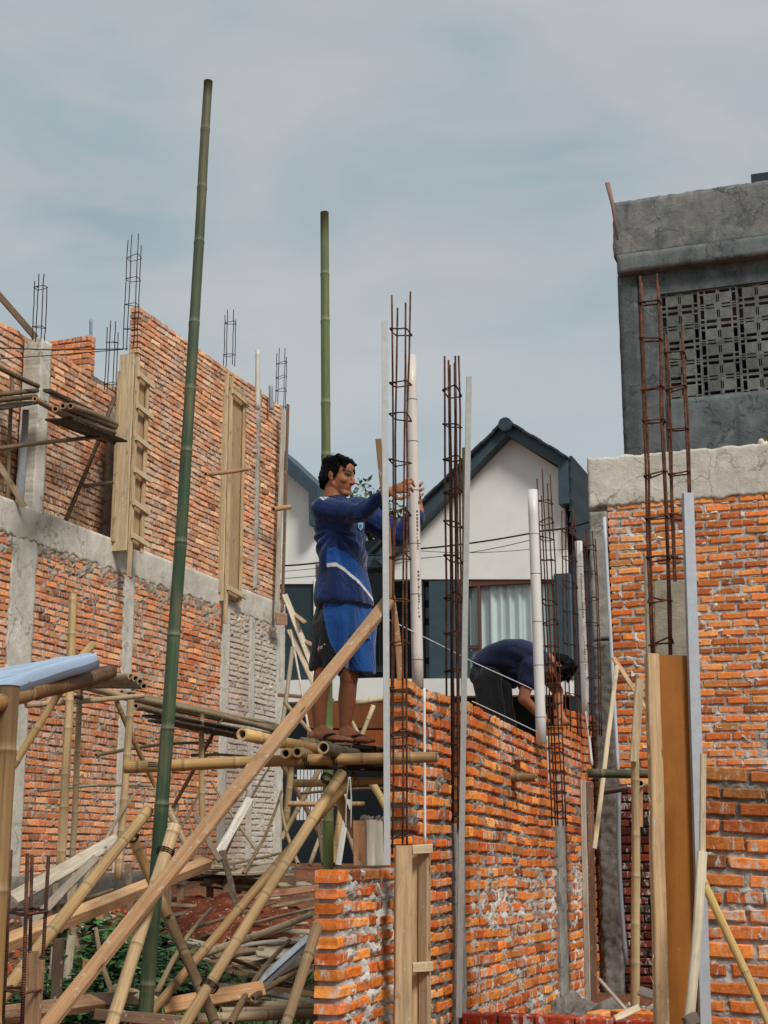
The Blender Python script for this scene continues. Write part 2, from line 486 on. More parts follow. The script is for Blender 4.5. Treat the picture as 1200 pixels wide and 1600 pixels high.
# ------------------------------------------------------------------ brick walls
def brick_panel(B, M, pl, a0, a1, zb, ztop, T=.105, pal=(), seed=1, nx=4, nzz=3, amp=.003,
                course=.07, length=.205, joint=.013, res=.02, proud=.010, over=.35, overfn=None,
                tilt=True, half=False, bed=None, mfn=None, mcol=(1, 1, 1, 1), ragged=.0, darkfn=None, wav=.006):
    R = random.Random(seed)
    am = (a0 + a1) / 2
    nC = max(1, round((ztop(am) - zb) / course))
    if bed is None: bed = joint
    def zz(a, k):
        h = ztop(a) - zb if tilt else nC * course
        return zb + h * k / nC + wav * nz((a * 1.6, k * .35, seed * 3.7))
    def grid1(n, l, bev):
        if n <= 2: return [0, bev, l - bev, l]
        return [0] + [bev + (l - 2 * bev) * i / (n - 2) for i in range(n - 1)] + [l]
    for k in range(nC):
        a = a0 - (length * .5 if k % 2 else 0) + R.uniform(-.02, .02)
        first = True
        while a < a1 - .01:
            ln = length * R.uniform(.93, 1.06)
            if half: ln = length * .5 * R.uniform(.9, 1.1)
            b0, b1 = max(a, a0), min(a + ln - joint * R.uniform(.5, 1.5), a1)
            a += ln
            if b1 - b0 < .03: continue
            if first: b0 = a0; first = False
            if a1 - b1 < .045: b1 = a1 - R.uniform(0, .006)
            if k == nC - 1 and R.random() < ragged: continue
            ac = (b0 + b1) / 2
            zl = zz(ac, k); zh = zz(ac, k + 1) - bed * R.uniform(.7, 1.35)
            if not tilt and zh > ztop(ac) + .03: continue
            w, h = b1 - b0, zh - zl
            col = R.choice(pal)
            col = mulc(col, R.uniform(.62, 1.22))
            if R.random() < .06: col = mixc(col, rgb(70, 46, 38), .55)
            if darkfn: col = mulc(col, darkfn(ac, zl))
            dd = R.gauss(0, .0035); rt = R.gauss(0, .012); sk = R.gauss(0, .014); tl = R.gauss(0, .02)
            # slope of the course
            slope = (zz(ac + .05, k) - zz(ac - .05, k)) / .1 if tilt else 0
            ga = grid1(nx, w, .006); gb = grid1(nzz, h, .006)
            so = R.random() * 90
            idx = []
            na, nb = len(ga), len(gb)
            for j, y in enumerate(gb):
                row = []
                for i, x in enumerate(ga):
                    eb = (i in (0, na - 1)) or (j in (0, nb - 1))
                    ex = 1.5 if eb else .6
                    px = x + amp * ex * nz((x * 24, y * 24, so))
                    py = y + amp * ex * nz((x * 20, y * 24, so + 31))
                    d = dd + sk * (x - w / 2) + tl * (y - h / 2) + amp * .9 * nz((x * 30, y * 30, so + 7)) + proud
                    if eb: d -= .005
                    if (i in (0, na - 1)) and (j in (0, nb - 1)): d -= .004 + amp * abs(nz((so, i, j)))*2
                    zc = zl + py + (slope + rt) * (x - w / 2)
                    row.append(B.add(pl.at(b0 + px, zc, d), mulc(col, 1 + .12 * nz((x * 14, y * 14, so + 3)))))
                idx.append(row)
            for j in range(nb - 1):
                for i in range(na - 1):
                    B.face((idx[j][i], idx[j][i + 1], idx[j + 1][i + 1], idx[j + 1][i]), False)
            per = [idx[0][i] for i in range(na)] + [idx[j][na - 1] for j in range(1, nb)] + \
                  [idx[nb - 1][i] for i in range(na - 2, -1, -1)] + [idx[j][0] for j in range(nb - 2, 0, -1)]
            back = []
            for q in per:
                p = V(B.v[q]); dq = (p - pl.p).dot(pl.n)
                back.append(B.add(p - pl.n * (dq + T), col))
            n = len(per)
            for q in range(n):
                q2 = (q + 1) % n
                B.face((per[q2], per[q], back[q], back[q2]), False)
            B.face(back[::-1], False)
    # mortar bed: a rough sheet that squeezes out of the joints, on a solid core
    ca = max(2, int((a1 - a0) / res)); 
    hmax = max(ztop(a0), ztop(a1), ztop(am)) - zb
    cb = max(2, int(hmax / res))
    g = []
    for j in range(cb + 1):
        row = []
        for i in range(ca + 1):
            a = a0 + .016 + (a1 - a0 - .032) * i / ca
            z = zb + (ztop(a) - .02 - zb) * j / cb
            q = (a + seed * 3.3, z, seed)
            d = -.004 + .009 * nz(q, 22) + .006 * nz(q, 55)
            o = over + (overfn(a, z) if overfn else 0)
            t = nz(q, 9, 3) * .6 + nz(q, 26, 9) * .55 + o - .62
            if t > 0: d += min(.026, t * .07)
            k = (.86 + .28 * nz(q, 5, 2)) * (mfn(a, z) if mfn else 1)
            if t <= 0: k *= .80
            c = (mcol[0] * k, mcol[1] * k, mcol[2] * k, 1)
            if i in (0, ca) or j == cb: d = min(d, .0)
            row.append(M.add(pl.at(a + .006 * nz(q, 17, 5), z + .006 * nz(q, 19, 6), d), c))
        g.append(row)
    for j in range(cb):
        for i in range(ca):
            M.face((g[j][i], g[j][i + 1], g[j + 1][i + 1], g[j + 1][i]), False)
    per = [g[0][i] for i in range(ca + 1)] + [g[j][ca] for j in range(1, cb + 1)] + \
          [g[cb][i] for i in range(ca - 1, -1, -1)] + [g[j][0] for j in range(cb - 1, 0, -1)]
    back = []
    for q in per:
        p = V(M.v[q]); dq = (p - pl.p).dot(pl.n)
        back.append(M.add(p - pl.n * (dq + T - .012), (.8, .8, .8, 1)))
    for q in range(len(per)):
        q2 = (q + 1) % len(per)
        M.face((per[q2], per[q], back[q], back[q2]), False)
    M.face(back[::-1], False)

def rough_slab(mb, pl, a0, a1, zb, zt, off=.02, T=.14, res=.04, amp=.006, edge=.02, seed=1, col=(1, 1, 1, 1), low_ragged=True, high_ragged=False):
    """concrete face with an uneven outline, standing `off` in front of the plane"""
    fb = zb if callable(zb) else (lambda a: zb)
    ft = zt if callable(zt) else (lambda a: zt)
    ca = max(2, int((a1 - a0) / res)); cb = max(3, int(abs(ft(a0) - fb(a0)) / res))
    g = []
    for j in range(cb + 1):
        row = []
        for i in range(ca + 1):
            a = a0 + (a1 - a0) * i / ca
            lo = fb(a); hi = ft(a)
            if low_ragged: lo += edge * (nz((a, seed, 0), 7) + .7 * nz((a, seed, 2), 23))
            if high_ragged: hi += edge * .6 * (nz((a, seed, 5), 9) + .6 * nz((a, seed, 9), 25))
            z = lo + (hi - lo) * j / cb
            aa = a
            if i in (0, ca): aa += edge * .5 * (nz((z, seed, 4 + i), 6) + .6 * nz((z, seed, 6 + i), 21))
            q = (a, z, seed * 2.2)
            d = off + amp * nz(q, 4) + amp * .7 * nz(q, 18)
            if i in (0, ca) or j in (0, cb): d -= .003
            k = 1 + .10 * nz(q, 3, 1)
            row.append(mb.add(pl.at(aa, z, d), (col[0] * k, col[1] * k, col[2] * k, 1), (a, z)))
        g.append(row)
    for j in range(cb):
        for i in range(ca):
            mb.face((g[j][i], g[j][i + 1], g[j + 1][i + 1], g[j + 1][i]), True)
    per = [g[0][i] for i in range(ca + 1)] + [g[j][ca] for j in range(1, cb + 1)] + \
          [g[cb][i] for i in range(ca - 1, -1, -1)] + [g[j][0] for j in range(cb - 1, 0, -1)]
    back = []
    for q in per:
        p = V(mb.v[q]); dq = (p - pl.p).dot(pl.n)
        back.append(mb.add(p - pl.n * (dq - off + T), (col[0], col[1], col[2], 1)))
    for q in range(len(per)):
        q2 = (q + 1) % len(per)
        mb.face((per[q2], per[q], back[q], back[q2]), False)
    mb.face(back[::-1], False)

def pbox(mb, pl, a0, a1, z0, z1, d0, d1, col=(.5, .5, .5, 1), bev=.004):
    c = pl.at((a0 + a1) / 2, (z0 + z1) / 2, (d0 + d1) / 2)
    cbox(mb, c, pl.d * (abs(a1 - a0) / 2), UP * (abs(z1 - z0) / 2), pl.n * (abs(d1 - d0) / 2), bev, col)

WX, WY = P(605, 1318, 7.12).x, 7.12
def ground_z(x, y):
    if y < 0: b = 0
    elif y < 7: b = .5 * y / 7
    elif y < 16: b = .5 + .65 * (y - 7) / 9
    elif y < 22: b = 1.15 + .1 * (y - 16) / 6
    else: b = 1.25
    # heap-side swell of dug red earth behind the scaffold
    b += .16 * math.exp(-(((x + 1.6) / 1.1) ** 2 + ((y - 11.6) / 1.2) ** 2))
    h = (x - WX) * cos(TH) - (y - WY) * sin(TH)
    if h > -.5 and y > 4:
        e0 = -.14 - .30 * max(0, min(1, (y - 10.6) / .6))
        t = max(0, min(1, (h - e0) / .10))
        b += (min(b, .40) - b) * t * max(0, min(1, (y - 4) / 2))
    if 2 < y < 30: b += .05 * nz((x, y, 0), .9) + .025 * nz((x, y, 0), 3.1)
    return b

# ---- planes
WP = Plane(P(605, 1318, 7.12), U)          # face of the new wall that runs away from the viewer
LP = Plane(P(60, 1318, 13.95), U)          # face of the unfinished houses on the left
RP = Plane(P(950, 1318, 12.5), W_)         # cross wall on the right
NP = Plane(P(1100, 1318, 6.6), W_)         # near wall, lower right
GP = Plane(P(970, 1318, 15.5), W_)         # grey rendered block
HP = Plane(P(797, 1318, 24.0), W_)         # white house

def prof(pl, pts):
    """top profile through pixel points"""
    sz = [pl.sz(*p) for p in pts]
    def f(a):
        if a <= sz[0][0]: return sz[0][1]
        for (s0, z0), (s1, z1) in zip(sz, sz[1:]):
            if a <= s1: return z0 + (z1 - z0) * (a - s0) / (s1 - s0)
        return sz[-1][1]
    return f
def A(pl, px, py=1318): return pl.sz(px, py)[0]

palW = [rgb(236, 138, 60), rgb(224, 120, 48), rgb(244, 158, 80), rgb(208, 102, 44), rgb(232, 130, 62), rgb(240, 146, 64), rgb(216, 122, 66)]
palR = [rgb(234, 140, 70), rgb(240, 158, 90), rgb(222, 124, 60), rgb(230, 136, 74), rgb(206, 110, 56)]
palL = [rgb(240, 178, 132), rgb(232, 164, 118), rgb(244, 190, 150), rgb(222, 148, 108), rgb(238, 170, 120)]
palL2 = [rgb(236, 156, 102), rgb(228, 140, 88), rgb(242, 170, 118), rgb(218, 130, 86)]

# ================================================================= NEW WALL (W)
def build_new_wall():
    root = thing('brick_wall', 'new half-built orange brick wall stepping up from a low end and running away behind the rebar cages', 'wall', WP.at(0, .45))
    B = MB(); M = MB()
    a_end = A(WP, 527, 1400)
    zlow = WP.sz(570, 1352)[1]
    brick_panel(B, M, WP, a_end, A(WP, 628), .40, lambda a: zlow, pal=palW, seed=3, nx=8, nzz=5, amp=.006, res=.009, over=.55, wav=.010, bed=.023, joint=.012, proud=.008,
                overfn=lambda a, z: .10 * nz((a, z, 2), 3), mfn=lambda a, z: 1.45)
    B.build('low_brickwork', MT['brickN'], root); M.build('mortar', MT['mortar'], root)
    B = MB(); M = MB()
    t1 = prof(WP, [(634, 1056), (660, 1069), (703, 1083)])
    brick_panel(B, M, WP, A(WP, 633), A(WP, 704), .40, t1, pal=palW, seed=5, nx=7, nzz=4, amp=.006, res=.010, over=.52, wav=.012, tilt=True, bed=.024, proud=.012)
    B.build('brickwork', MT['brickW'], root); M.build('mortar', MT['mortarG'], root)
    B = MB(); M = MB()
    t2 = prof(WP, [(733, 1095), (800, 1128), (868, 1163)])
    zmid = WP.sz(790, 1330)[1]
    def ofn(a, z):
        return .22 * math.exp(-((z - (zmid - .28)) / .22) ** 2) + (.0 if z > zmid else .06)
    mf2 = lambda a, z: 0.62 + .75 * max(0, min(1, (zmid + .15 - z) / .4))
    brick_panel(B, M, WP, A(WP, 732), A(WP, 866), .28, t2, mfn=mf2, pal=palW, seed=7, nx=6, nzz=4, amp=.006, res=.011, over=.40, overfn=ofn, wav=.014, bed=.022, joint=.011)
    t3 = prof(WP, [(869, 1128), (908, 1148)])
    brick_panel(B, M, WP, A(WP, 878), A(WP, 911), .28, t3, mfn=mf2, pal=palW, seed=9, nx=5, nzz=3, amp=.005, res=.014, over=.42, overfn=ofn, wav=.010, bed=.021)
    B.build('brickwork', MT['brickW'], root); M.build('mortar', MT['mortar'], root)
    B = MB(); M = MB()
    pl4 = Plane(WP.p - WP.n * .14, U)
    t4 = prof(pl4, [(893, 1108), (940, 1120)])
    brick_panel(B, M, pl4, A(pl4, 891), A(pl4, 941), .3, t4, pal=[mulc(c, .72) for c in palW], seed=11, nx=4, nzz=3, amp=.004, res=.018, over=.34, wav=.008)
    B.build('brickwork', MT['brickW'], root); M.build('mortar', MT['mortarG'], root)
    # cast stubs of the concrete columns between the panels
    for px0, px1, py, sd in ((705, 722, 1288, 1), (868, 880, 1282, 2)):
        C = MB()
        rough_slab(C, WP, A(WP, px0), A(WP, px1), .25, WP.sz((px0 + px1) / 2, py)[1], off=.02, T=.14, res=.02, amp=.006, edge=.02, seed=sd, high_ragged=True)
        C.build('concrete_column', MT['concG'], root)
    # mortar lumps along the edge of the first column
    return root
build_new_wall()

def build_near_wall():
    a0 = A(NP, 1093); a1 = a0 + 1.5
    root = thing('brick_wall', 'near brick wall at the lower right corner with thick pale joints', 'wall', NP.at(a0, .4))
    B = MB(); M = MB()
    t = prof(NP, [(1100, 1192), (1200, 1196)])
    zt = NP.sz(1150, 1290)[1]
    dk = lambda a, z: (.62 + .2 * nz((a, z, 3), 3)) if zt < z < NP.sz(1150, 1215)[1] else 1.0
    brick_panel(B, M, NP, a0, a1, .35, t, pal=palR, seed=21, nx=8, nzz=5, amp=.005, res=.0095, over=.34, mfn=lambda a, z: 0.7 if z > zt else 1.5, joint=.018, bed=.024, proud=.008, course=.074, length=.215, wav=.008, darkfn=dk)
    B.build('brickwork', MT['brickN'], root); M.build('mortar', MT['mortar'], root)
build_near_wall()

def build_cross_wall():
    root = thing('brick_wall', 'tall brick cross wall on the right under a pale concrete beam', 'wall', RP.at(0, 1.0))
    a0 = A(RP, 949, 800); a1 = A(RP, 1200) + 1.4
    zbm = RP.sz(1050, 778)[1]
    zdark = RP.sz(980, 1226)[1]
    B = MB(); M = MB()
    brick_panel(B, M, RP, a0, a1, zdark, lambda a: zbm, pal=palR, seed=31, nx=5, nzz=3, amp=.0045, res=.016, over=.38, mfn=lambda a, z: 1.5, joint=.022, bed=.022, proud=.007, course=.072, length=.215, wav=.010)
    B.build('brickwork', MT['brickR'], root); M.build('mortar', MT['mortar'], root)
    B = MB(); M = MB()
    brick_panel(B, M, RP, a0 - .1, a1, .2, lambda a: zdark, pal=[rgb(104, 44, 28), rgb(88, 38, 26), rgb(122, 52, 32), rgb(52, 36, 30)], seed=33, nx=4, nzz=3, amp=.004, res=.024, over=.34, joint=.016, mcol=(.22, .22, .21, 1))  # dark brick and mortar colours paint in the recess shade, along with damp
    B.build('shaded_damp_brickwork', MT['brickR'], root); M.build('mortar', MT['mortarG'], root)
    C = MB()
    zt = RP.sz(935, 716)[1]
    rough_slab(C, RP, A(RP, 918, 720), a1, zbm - .03, zt, off=.018, T=.16, res=.025, amp=.006, edge=.035, seed=4, high_ragged=True)
    C.build('concrete_beam', MT['conc'], root)
    C = MB()
    zmid = RP.sz(935, 1000)[1]
    rough_slab(C, RP, A(RP, 918, 720), A(RP, 948, 800), zmid, zbm - .08, off=.03, T=.16, res=.025, amp=.008, edge=.03, seed=6)
    C.build('concrete_column', MT['concG'], root)
    C = MB()
    rough_slab(C, RP, A(RP, 919, 720), A(RP, 950, 800), .2, zmid - .02, off=.055, T=.15, res=.02, amp=.03, edge=.04, seed=8, col=(.62, .62, .62, 1))
    C.build('rough_column_base', MT['mortarG'], root)
build_cross_wall()

def build_low_course():
    p = WP.hit(716, 1582)
    KP = Plane(P(716, 1579, 8.15), W_)
    root = thing('brick_wall', 'knee-high course of dark red bricks at the bottom edge of the picture', 'wall', KP.at(0, .4))
    B = MB(); M = MB()
    zt = KP.sz(716, 1579)[1]
    brick_panel(B, M, KP, 0.02, A(KP, 1040), zt - .49, lambda a: zt, pal=[rgb(176, 66, 36), rgb(160, 56, 32), rgb(150, 50, 30)], seed=41, nx=7, nzz=4, amp=.004, res=.014, over=.1, length=.215)
    B.build('brickwork', MT['brickN'], root); M.build('mortar', MT['mortarG'], root)
build_low_course()

# ================================================================= LEFT UNFINISHED HOUSES
def build_left_house():
    root = thing('unfinished_house', 'two-storey unfinished brick row house with pale concrete frame on the left', 'house', LP.at(0, 1.2))
    ztopR = LP.sz(215, 476)[1]
    zb1 = LP.sz(250, 905)[1]      # underside of the upper panel / top of the beam
    aL = A(LP, 40, 1000)
    a0, a1 = A(LP, 208, 700), A(LP, 440, 800)
    zbt = LP.sz(58, 797)[1]; zbb = LP.sz(60, 848)[1]
    a_far = A(LP, 443, 1100)
    # upper panel
    B = MB(); M = MB()
    brick_panel(B, M, LP, a0, a1, zbt, lambda a: ztopR, pal=palL, seed=51, nx=4, nzz=3, amp=.0075, res=.03, over=.30, wav=.016, ragged=.12, joint=.019, bed=.017, proud=.009)
    B.build('upper_brickwork', MT['brickL'], root); M.build('mortar', MT['mortarL'], root)
    # recessed upper wall on the left
    P2 = Plane(LP.p - LP.n * .38, U)
    zt2 = P2.sz(160, 592)[1]
    B = MB(); M = MB()
    ax0, ax1 = A(P2, -60, 700), A(P2, 182, 700)
    zdk = P2.sz(120, 700)[1]
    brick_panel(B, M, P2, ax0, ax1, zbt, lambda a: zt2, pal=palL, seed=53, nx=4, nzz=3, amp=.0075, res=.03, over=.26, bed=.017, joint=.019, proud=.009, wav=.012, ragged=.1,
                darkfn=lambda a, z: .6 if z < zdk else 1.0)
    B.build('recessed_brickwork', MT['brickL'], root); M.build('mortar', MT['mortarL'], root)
    # stub of the gable behind
    P3 = Plane(P2.hit(60, 700) + U * 1.4 - W_ * .5, W_)
    B = MB(); M = MB()
    z3 = P3.sz(110, 527)[1]
    brick_panel(B, M, P3, A(P3, 66, 560), A(P3, 141, 560), z3 - 1.2, lambda a: z3, pal=[mulc(c, .9) for c in palL2], seed=55, nx=3, nzz=2, amp=.004, res=.03, over=.22, wav=.015)
    B.build('gable_brickwork', MT['brickL'], root); M.build('mortar', MT['mortarL'], root)
    # ring beam
    C = MB()
    rough_slab(C, LP, A(LP, -70, 900), a_far, zbb - .02, zbt, off=.014, T=.30, res=.03, amp=.007, edge=.05, seed=12, high_ragged=False)
    C.build('concrete_beam', MT['conc'], root)
    # lower storey panels and columns
    zg = 1.0
    cols = [(10, 50, 1000), (190, 207, 1000), (345, 358, 1020), (389, 398, 1020), (431, 444, 1040)]
    edges = [A(LP, -80, 1000)]
    for x0, x1, py in cols:
        edges += [A(LP, x0, py), A(LP, x1, py)]
    for i in range(len(cols)):
        b0, b1 = edges[2 * i], edges[2 * i + 1]
        B = MB(); M = MB()
        last = i == len(cols) - 1
        zpl = LP.sz(200, 1130)[1]
        brick_panel(B, M, LP, b0, b1, zg, lambda a: zbb + .02, pal=palL2 if not last else [rgb(204, 192, 178), rgb(190, 176, 162), rgb(212, 202, 188)], seed=61 + i, nx=4, nzz=3,
                    amp=.006, res=.026 if i < 2 else .034, over=.34 + .03 * i, bed=.017, joint=.016, proud=.007, wav=.011, overfn=lambda a, z: (.42 * max(0, 1 - (zbb - z) / .36) + .08),
                    darkfn=lambda a, z: .78 if zpl - .5 < z < zpl else 1.0, mfn=(lambda a, z: 1.35) if i >= 3 else None)
        B.build('lower_brickwork', MT['brickLg'] if last or i == 3 else MT['brickL'], root); M.build('mortar', MT['mortarL'], root)
    for i, (x0, x1, py) in enumerate(cols):
        C = MB()
        rough_slab(C, LP, edges[1 + 2 * i], edges[2 + 2 * i], zg, zbb, off=.012, T=.16, res=.025, amp=.006, edge=.05, seed=20 + i, low_ragged=False)
        C.build('concrete_column', MT['conc'], root)
    # plain upper column left of the panel, and one beside the opening
    C = MB()
    rough_slab(C, P2, A(P2, 165, 700), A(P2, 180, 700), zbt - .05, P2.sz(172, 640)[1], off=.05, T=.2, res=.03, seed=31, low_ragged=False)
    C.build('concrete_column', MT['concG'], root)
    C = MB()
    P4 = Plane(LP.p - LP.n * .18, U)
    rough_slab(C, P4, A(P4, 49, 700), A(P4, 67, 700), zbt - .05, P4.sz(62, 531)[1], off=.05, T=.2, res=.03, seed=33, low_ragged=False)
    C.build('concrete_column', MT['conc'], root)
    # conduit groove filled with mortar
    C = MB()
    rough_slab(C, LP, A(LP, 397, 800), A(LP, 402, 800), zbt + .05, ztopR, off=.028, T=.03, res=.03, amp=.012, edge=.03, seed=35, low_ragged=False)
    C.build('mortar_filled_groove', MT['mortar'], root)
    # plinth under the wall
    C = MB()
    zp = LP.sz(100, 1366)[1]
    rough_slab(C, LP, A(LP, -90, 1370), a_far + .1, .2, zp, off=.16, T=.3, res=.06, amp=.015, edge=.03, seed=37, high_ragged=True, low_ragged=False, col=(.7, .68, .66, 1))
    C.build('concrete_plinth', MT['concG'], root)
    # floor slab inside so that the rooms are closed off
    C = MB()
    pbox(C, LP, A(LP, -80, 1000), a_far, zbt - .25, zbt - .12, -3.2, -.30, (.6, .6, .6, 1))
    C.build('floor_slab', MT['concG'], root)
    # end face column at the far corner
    C = MB()
    pbox(C, LP, a_far - .12, a_far + .06, zg, zbb - .02, -3.0, -.14, (.8, .8, .8, 1))
    C.build('end_wall', MT['concG'], root)
build_left_house()

# ================================================================= GREY BLOCK
def build_grey_block():
    root = thing('rendered_building', 'dark grey cement rendered upper storey with breeze-block screen at top right', 'building', GP.at(0, 3.5))
    a0 = A(GP, 967, 500); a1 = A(GP, 1200) + 2.0
    zt = GP.sz(967, 318)[1]; zc = GP.sz(967, 404)[1]; zs = GP.sz(967, 432)[1]; zlow = 1.0
    C = MB(); rough_slab(C, GP, a0 - .02, a1, zc, zt, off=.05, T=3.0, res=.05, amp=.016, edge=.03, seed=3, low_ragged=False, high_ragged=True)
    C.build('parapet', MT['renderL'], root)
    C = MB(); rough_slab(C, GP, a0 + .02, a1, zs, zc + .004, off=.10, T=3.0, res=.05, amp=.006, edge=.012, seed=5)
    C.build('cornice', MT['render'], root)
    # wall around the screen opening
    ar = A(GP, 1034, 540); zr1 = GP.sz(1034, 458)[1]; zr0 = GP.sz(1036, 624)[1]
    C = MB(); rough_slab(C, GP, a0, A(GP, 1000, 560), zlow, zs + .01, off=.0, T=2.9, res=.05, amp=.008, edge=.01, seed=7, col=(.62, .66, .66, 1))
    C.build('pier', MT['render'], root)
    C = MB(); rough_slab(C, GP, A(GP, 1000, 560), ar, zlow, zs + .01, off=-.035, T=2.8, res=.05, amp=.006, edge=.006, seed=8, col=(.95, .97, .97, 1))
    C.build('wall', MT['render'], root)
    C = MB(); rough_slab(C, GP, ar, a1, zlow, zr0, off=-.04, T=.2, res=.06, amp=.008, edge=.006, seed=9, col=(.9, .95, .97, 1))
    C.build('wall', MT['render'], root)
    C = MB(); pbox(C, GP, ar, a1, zr1, zs + .01, -.3, -.03, (.75, .78, .8, 1)); C.build('lintel', MT['render'], root)
    C = MB(); pbox(C, GP, ar, a1, zr0, zr1, -1.4, -1.3, (.008, .01, .012, 1)); C.build('dark_interior', MT['plain'], root)
    # breeze blocks
    cell = (GP.sz(1094, 540)[0] - GP.sz(1034, 540)[0]) / 2.0
    rows = 6; ch = (zr1 - zr0) / rows
    nb = int((a1 - ar) / cell)
    X = [0, .06, .10, .20, .62, .74, .90, .94, 1]
    def slots(mx, my):
        S = [(.10, .64, .75, .93), (.73, .94, .16, .68), (.73, .94, .75, .93), (.20, .64, .05, .13), (.73, .94, .03, .10), (.015, .08, .22, .64)]
        o = []
        for x0, x1, y0, y1 in S:
            if mx: x0, x1 = 1 - x1, 1 - x0
            if my: y0, y1 = 1 - y1, 1 - y0
            o.append((x0, x1, y0, y1))
        return o
    def solid_cells(S):
        xs = sorted(set([0, 1] + [v for s in S for v in s[:2]])); ys = sorted(set([0, 1] + [v for s in S for v in s[2:]]))
        out = []
        for y0, y1 in zip(ys, ys[1:]):
            run = None
            for x0, x1 in zip(xs, xs[1:]):
                cx, cy = (x0 + x1) / 2, (y0 + y1) / 2
                hole = any(s[0] < cx < s[1] and s[2] < cy < s[3] for s in S)
                if hole:
                    if run: out.append((run[0], run[1], y0, y1)); run = None
                else: run = (run[0], x1) if run else (x0, x1)
            if run: out.append((run[0], run[1], y0, y1))
        return out
    R = random.Random(4)
    for i in range(min(nb, 12)):
        for j in range(rows):
            mb = MB(); g = R.uniform(.65, 1.1); mx = i % 2 == 0; my = (j + i // 2) % 2 == 1
            S = slots(mx, my)
            sh = .004
            for x0, x1, y0, y1 in solid_cells(S):
                p0 = ar + (i + sh + x0 * (1 - 2 * sh)) * cell; p1 = ar + (i + sh + x1 * (1 - 2 * sh)) * cell
                q0 = zr0 + (j + sh + y0 * (1 - 2 * sh)) * ch; q1 = zr0 + (j + sh + y1 * (1 - 2 * sh)) * ch
                core = .22 < (x0 + x1) / 2 < .74 and .2 < (y0 + y1) / 2 < .7
                cols = (g, g, g * .98, 1)
                pbox(mb, GP, p0, p1, q0, q1, -.10, -.055, cols, .0004)
            mb.build('breeze_block', MT['breeze'], root)
    # dark roof sheet showing above the parapet
    t = MB()
    q = GP.sz(1172, 290); q2 = GP.sz(1172, 273)
    pbox(t, GP, q[0], a1, q[1] - .1, q2[1] + .10, -.6, -.2, (.02, .03, .035, 1))
    o = t.build('roof_edge', MT['dark'], root)
build_grey_block()
# ================================================================= GROUND
def build_ground():
    xs = []; x = -400
    fx = [-400, -200, -100, -50, -25, -15] + [-10 + .14 * i for i in range(int(20 / .14))] + [10.5, 15, 25, 50, 100, 200, 400]
    fy = [-40, -15, -5, 0, 2] + [3 + .12 * i for i in range(int(18 / .12))] + [21.5, 24, 28, 35, 50, 80, 150, 300, 700]
    mb = MB(); g = []
    for y in fy:
        row = []
        for x in fx:
            z = ground_z(x, y)
            if 3 < y < 21 and abs(x) < 10: z += .02 * nz((x, y, 1), 8) + .015 * nz((x, y, 1), 19)
            row.append(mb.add((x, y, z)))
        g.append(row)
    for j in range(len(fy) - 1):
        for i in range(len(fx) - 1):
            mb.face((g[j][i], g[j][i + 1], g[j + 1][i + 1], g[j + 1][i]))
    m, nt, b = newmat('soil', .95)
    co = objco(nt)
    f = ramp(nt, noise_n(nt, co, 1.1, 6, .65), [(.35, rgb(96, 76, 58)), (.5, rgb(136, 92, 62)), (.62, rgb(150, 88, 54))])
    f = mix(nt, ramp(nt, noise_n(nt, co, 24, 6, .7), [(.55, gray(0)), (.72, gray(.8))]), f, rgb(182, 166, 142))
    f = mix(nt, ramp(nt, noise_n(nt, co, 9, 6, .7), [(.5, gray(0)), (.7, gray(.7))]), f, rgb(58, 42, 32))
    L(nt, f, b.inputs['Base Color'])
    bump(nt, b, noise_n(nt, co, 20, 9, .8), 1, .03)
    o = mb.build('ground', m); o['kind'] = 'structure'
build_ground()

def build_soil_heap():
    c = P(345, 1440, 11.6); cx, cy = c.x, c.y
    mb = MB(); g = []
    n = 60
    for j in range(n + 1):
        row = []
        for i in range(n + 1):
            x = cx + (i / n - .5) * 2.6; y = cy + (j / n - .5) * 2.4
            r = sqrt(((x - cx) / 1.15) ** 2 + ((y - cy) / 1.05) ** 2) + .18 * nz((x, y, 3), 1.6)
            h = max(-.12, .24 * (1 - max(0, r) ** 1.6))
            z = ground_z(x, y) - .03 + h * (1 + .5 * nz((x, y, 5), 2.2)) + .05 * nz((x, y, 5), 6) + .03 * nz((x, y, 5), 19)
            row.append(mb.add((x, y, z)))
        g.append(row)
    for j in range(n):
        for i in range(n): mb.face((g[j][i], g[j][i + 1], g[j + 1][i + 1], g[j + 1][i]))
    m, nt, b = newmat('red_soil', .95)
    co = objco(nt)
    f = ramp(nt, noise_n(nt, co, 5, 7, .7), [(.32, rgb(70, 34, 24)), (.5, rgb(112, 54, 34)), (.66, rgb(150, 84, 52))])
    vo = N(nt, 'ShaderNodeTexVoronoi'); vo.inputs['Scale'].default_value = 26; L(nt, co, vo.inputs['Vector'])
    f = mix(nt, ramp(nt, noise_n(nt, co, 34, 5, .65), [(.60, gray(0)), (.66, gray(.9))]), f, rgb(206, 190, 172))
    L(nt, f, b.inputs['Base Color']); bump(nt, b, noise_n(nt, co, 28, 8, .8), 1, .02)
    o = mb.build('soil_heap', m, loc=(cx, cy, ground_z(cx, cy)))
    tag(o, 'heap of dark red earth speckled with pale crumbs under the timber trestle', 'soil heap')
build_soil_heap()

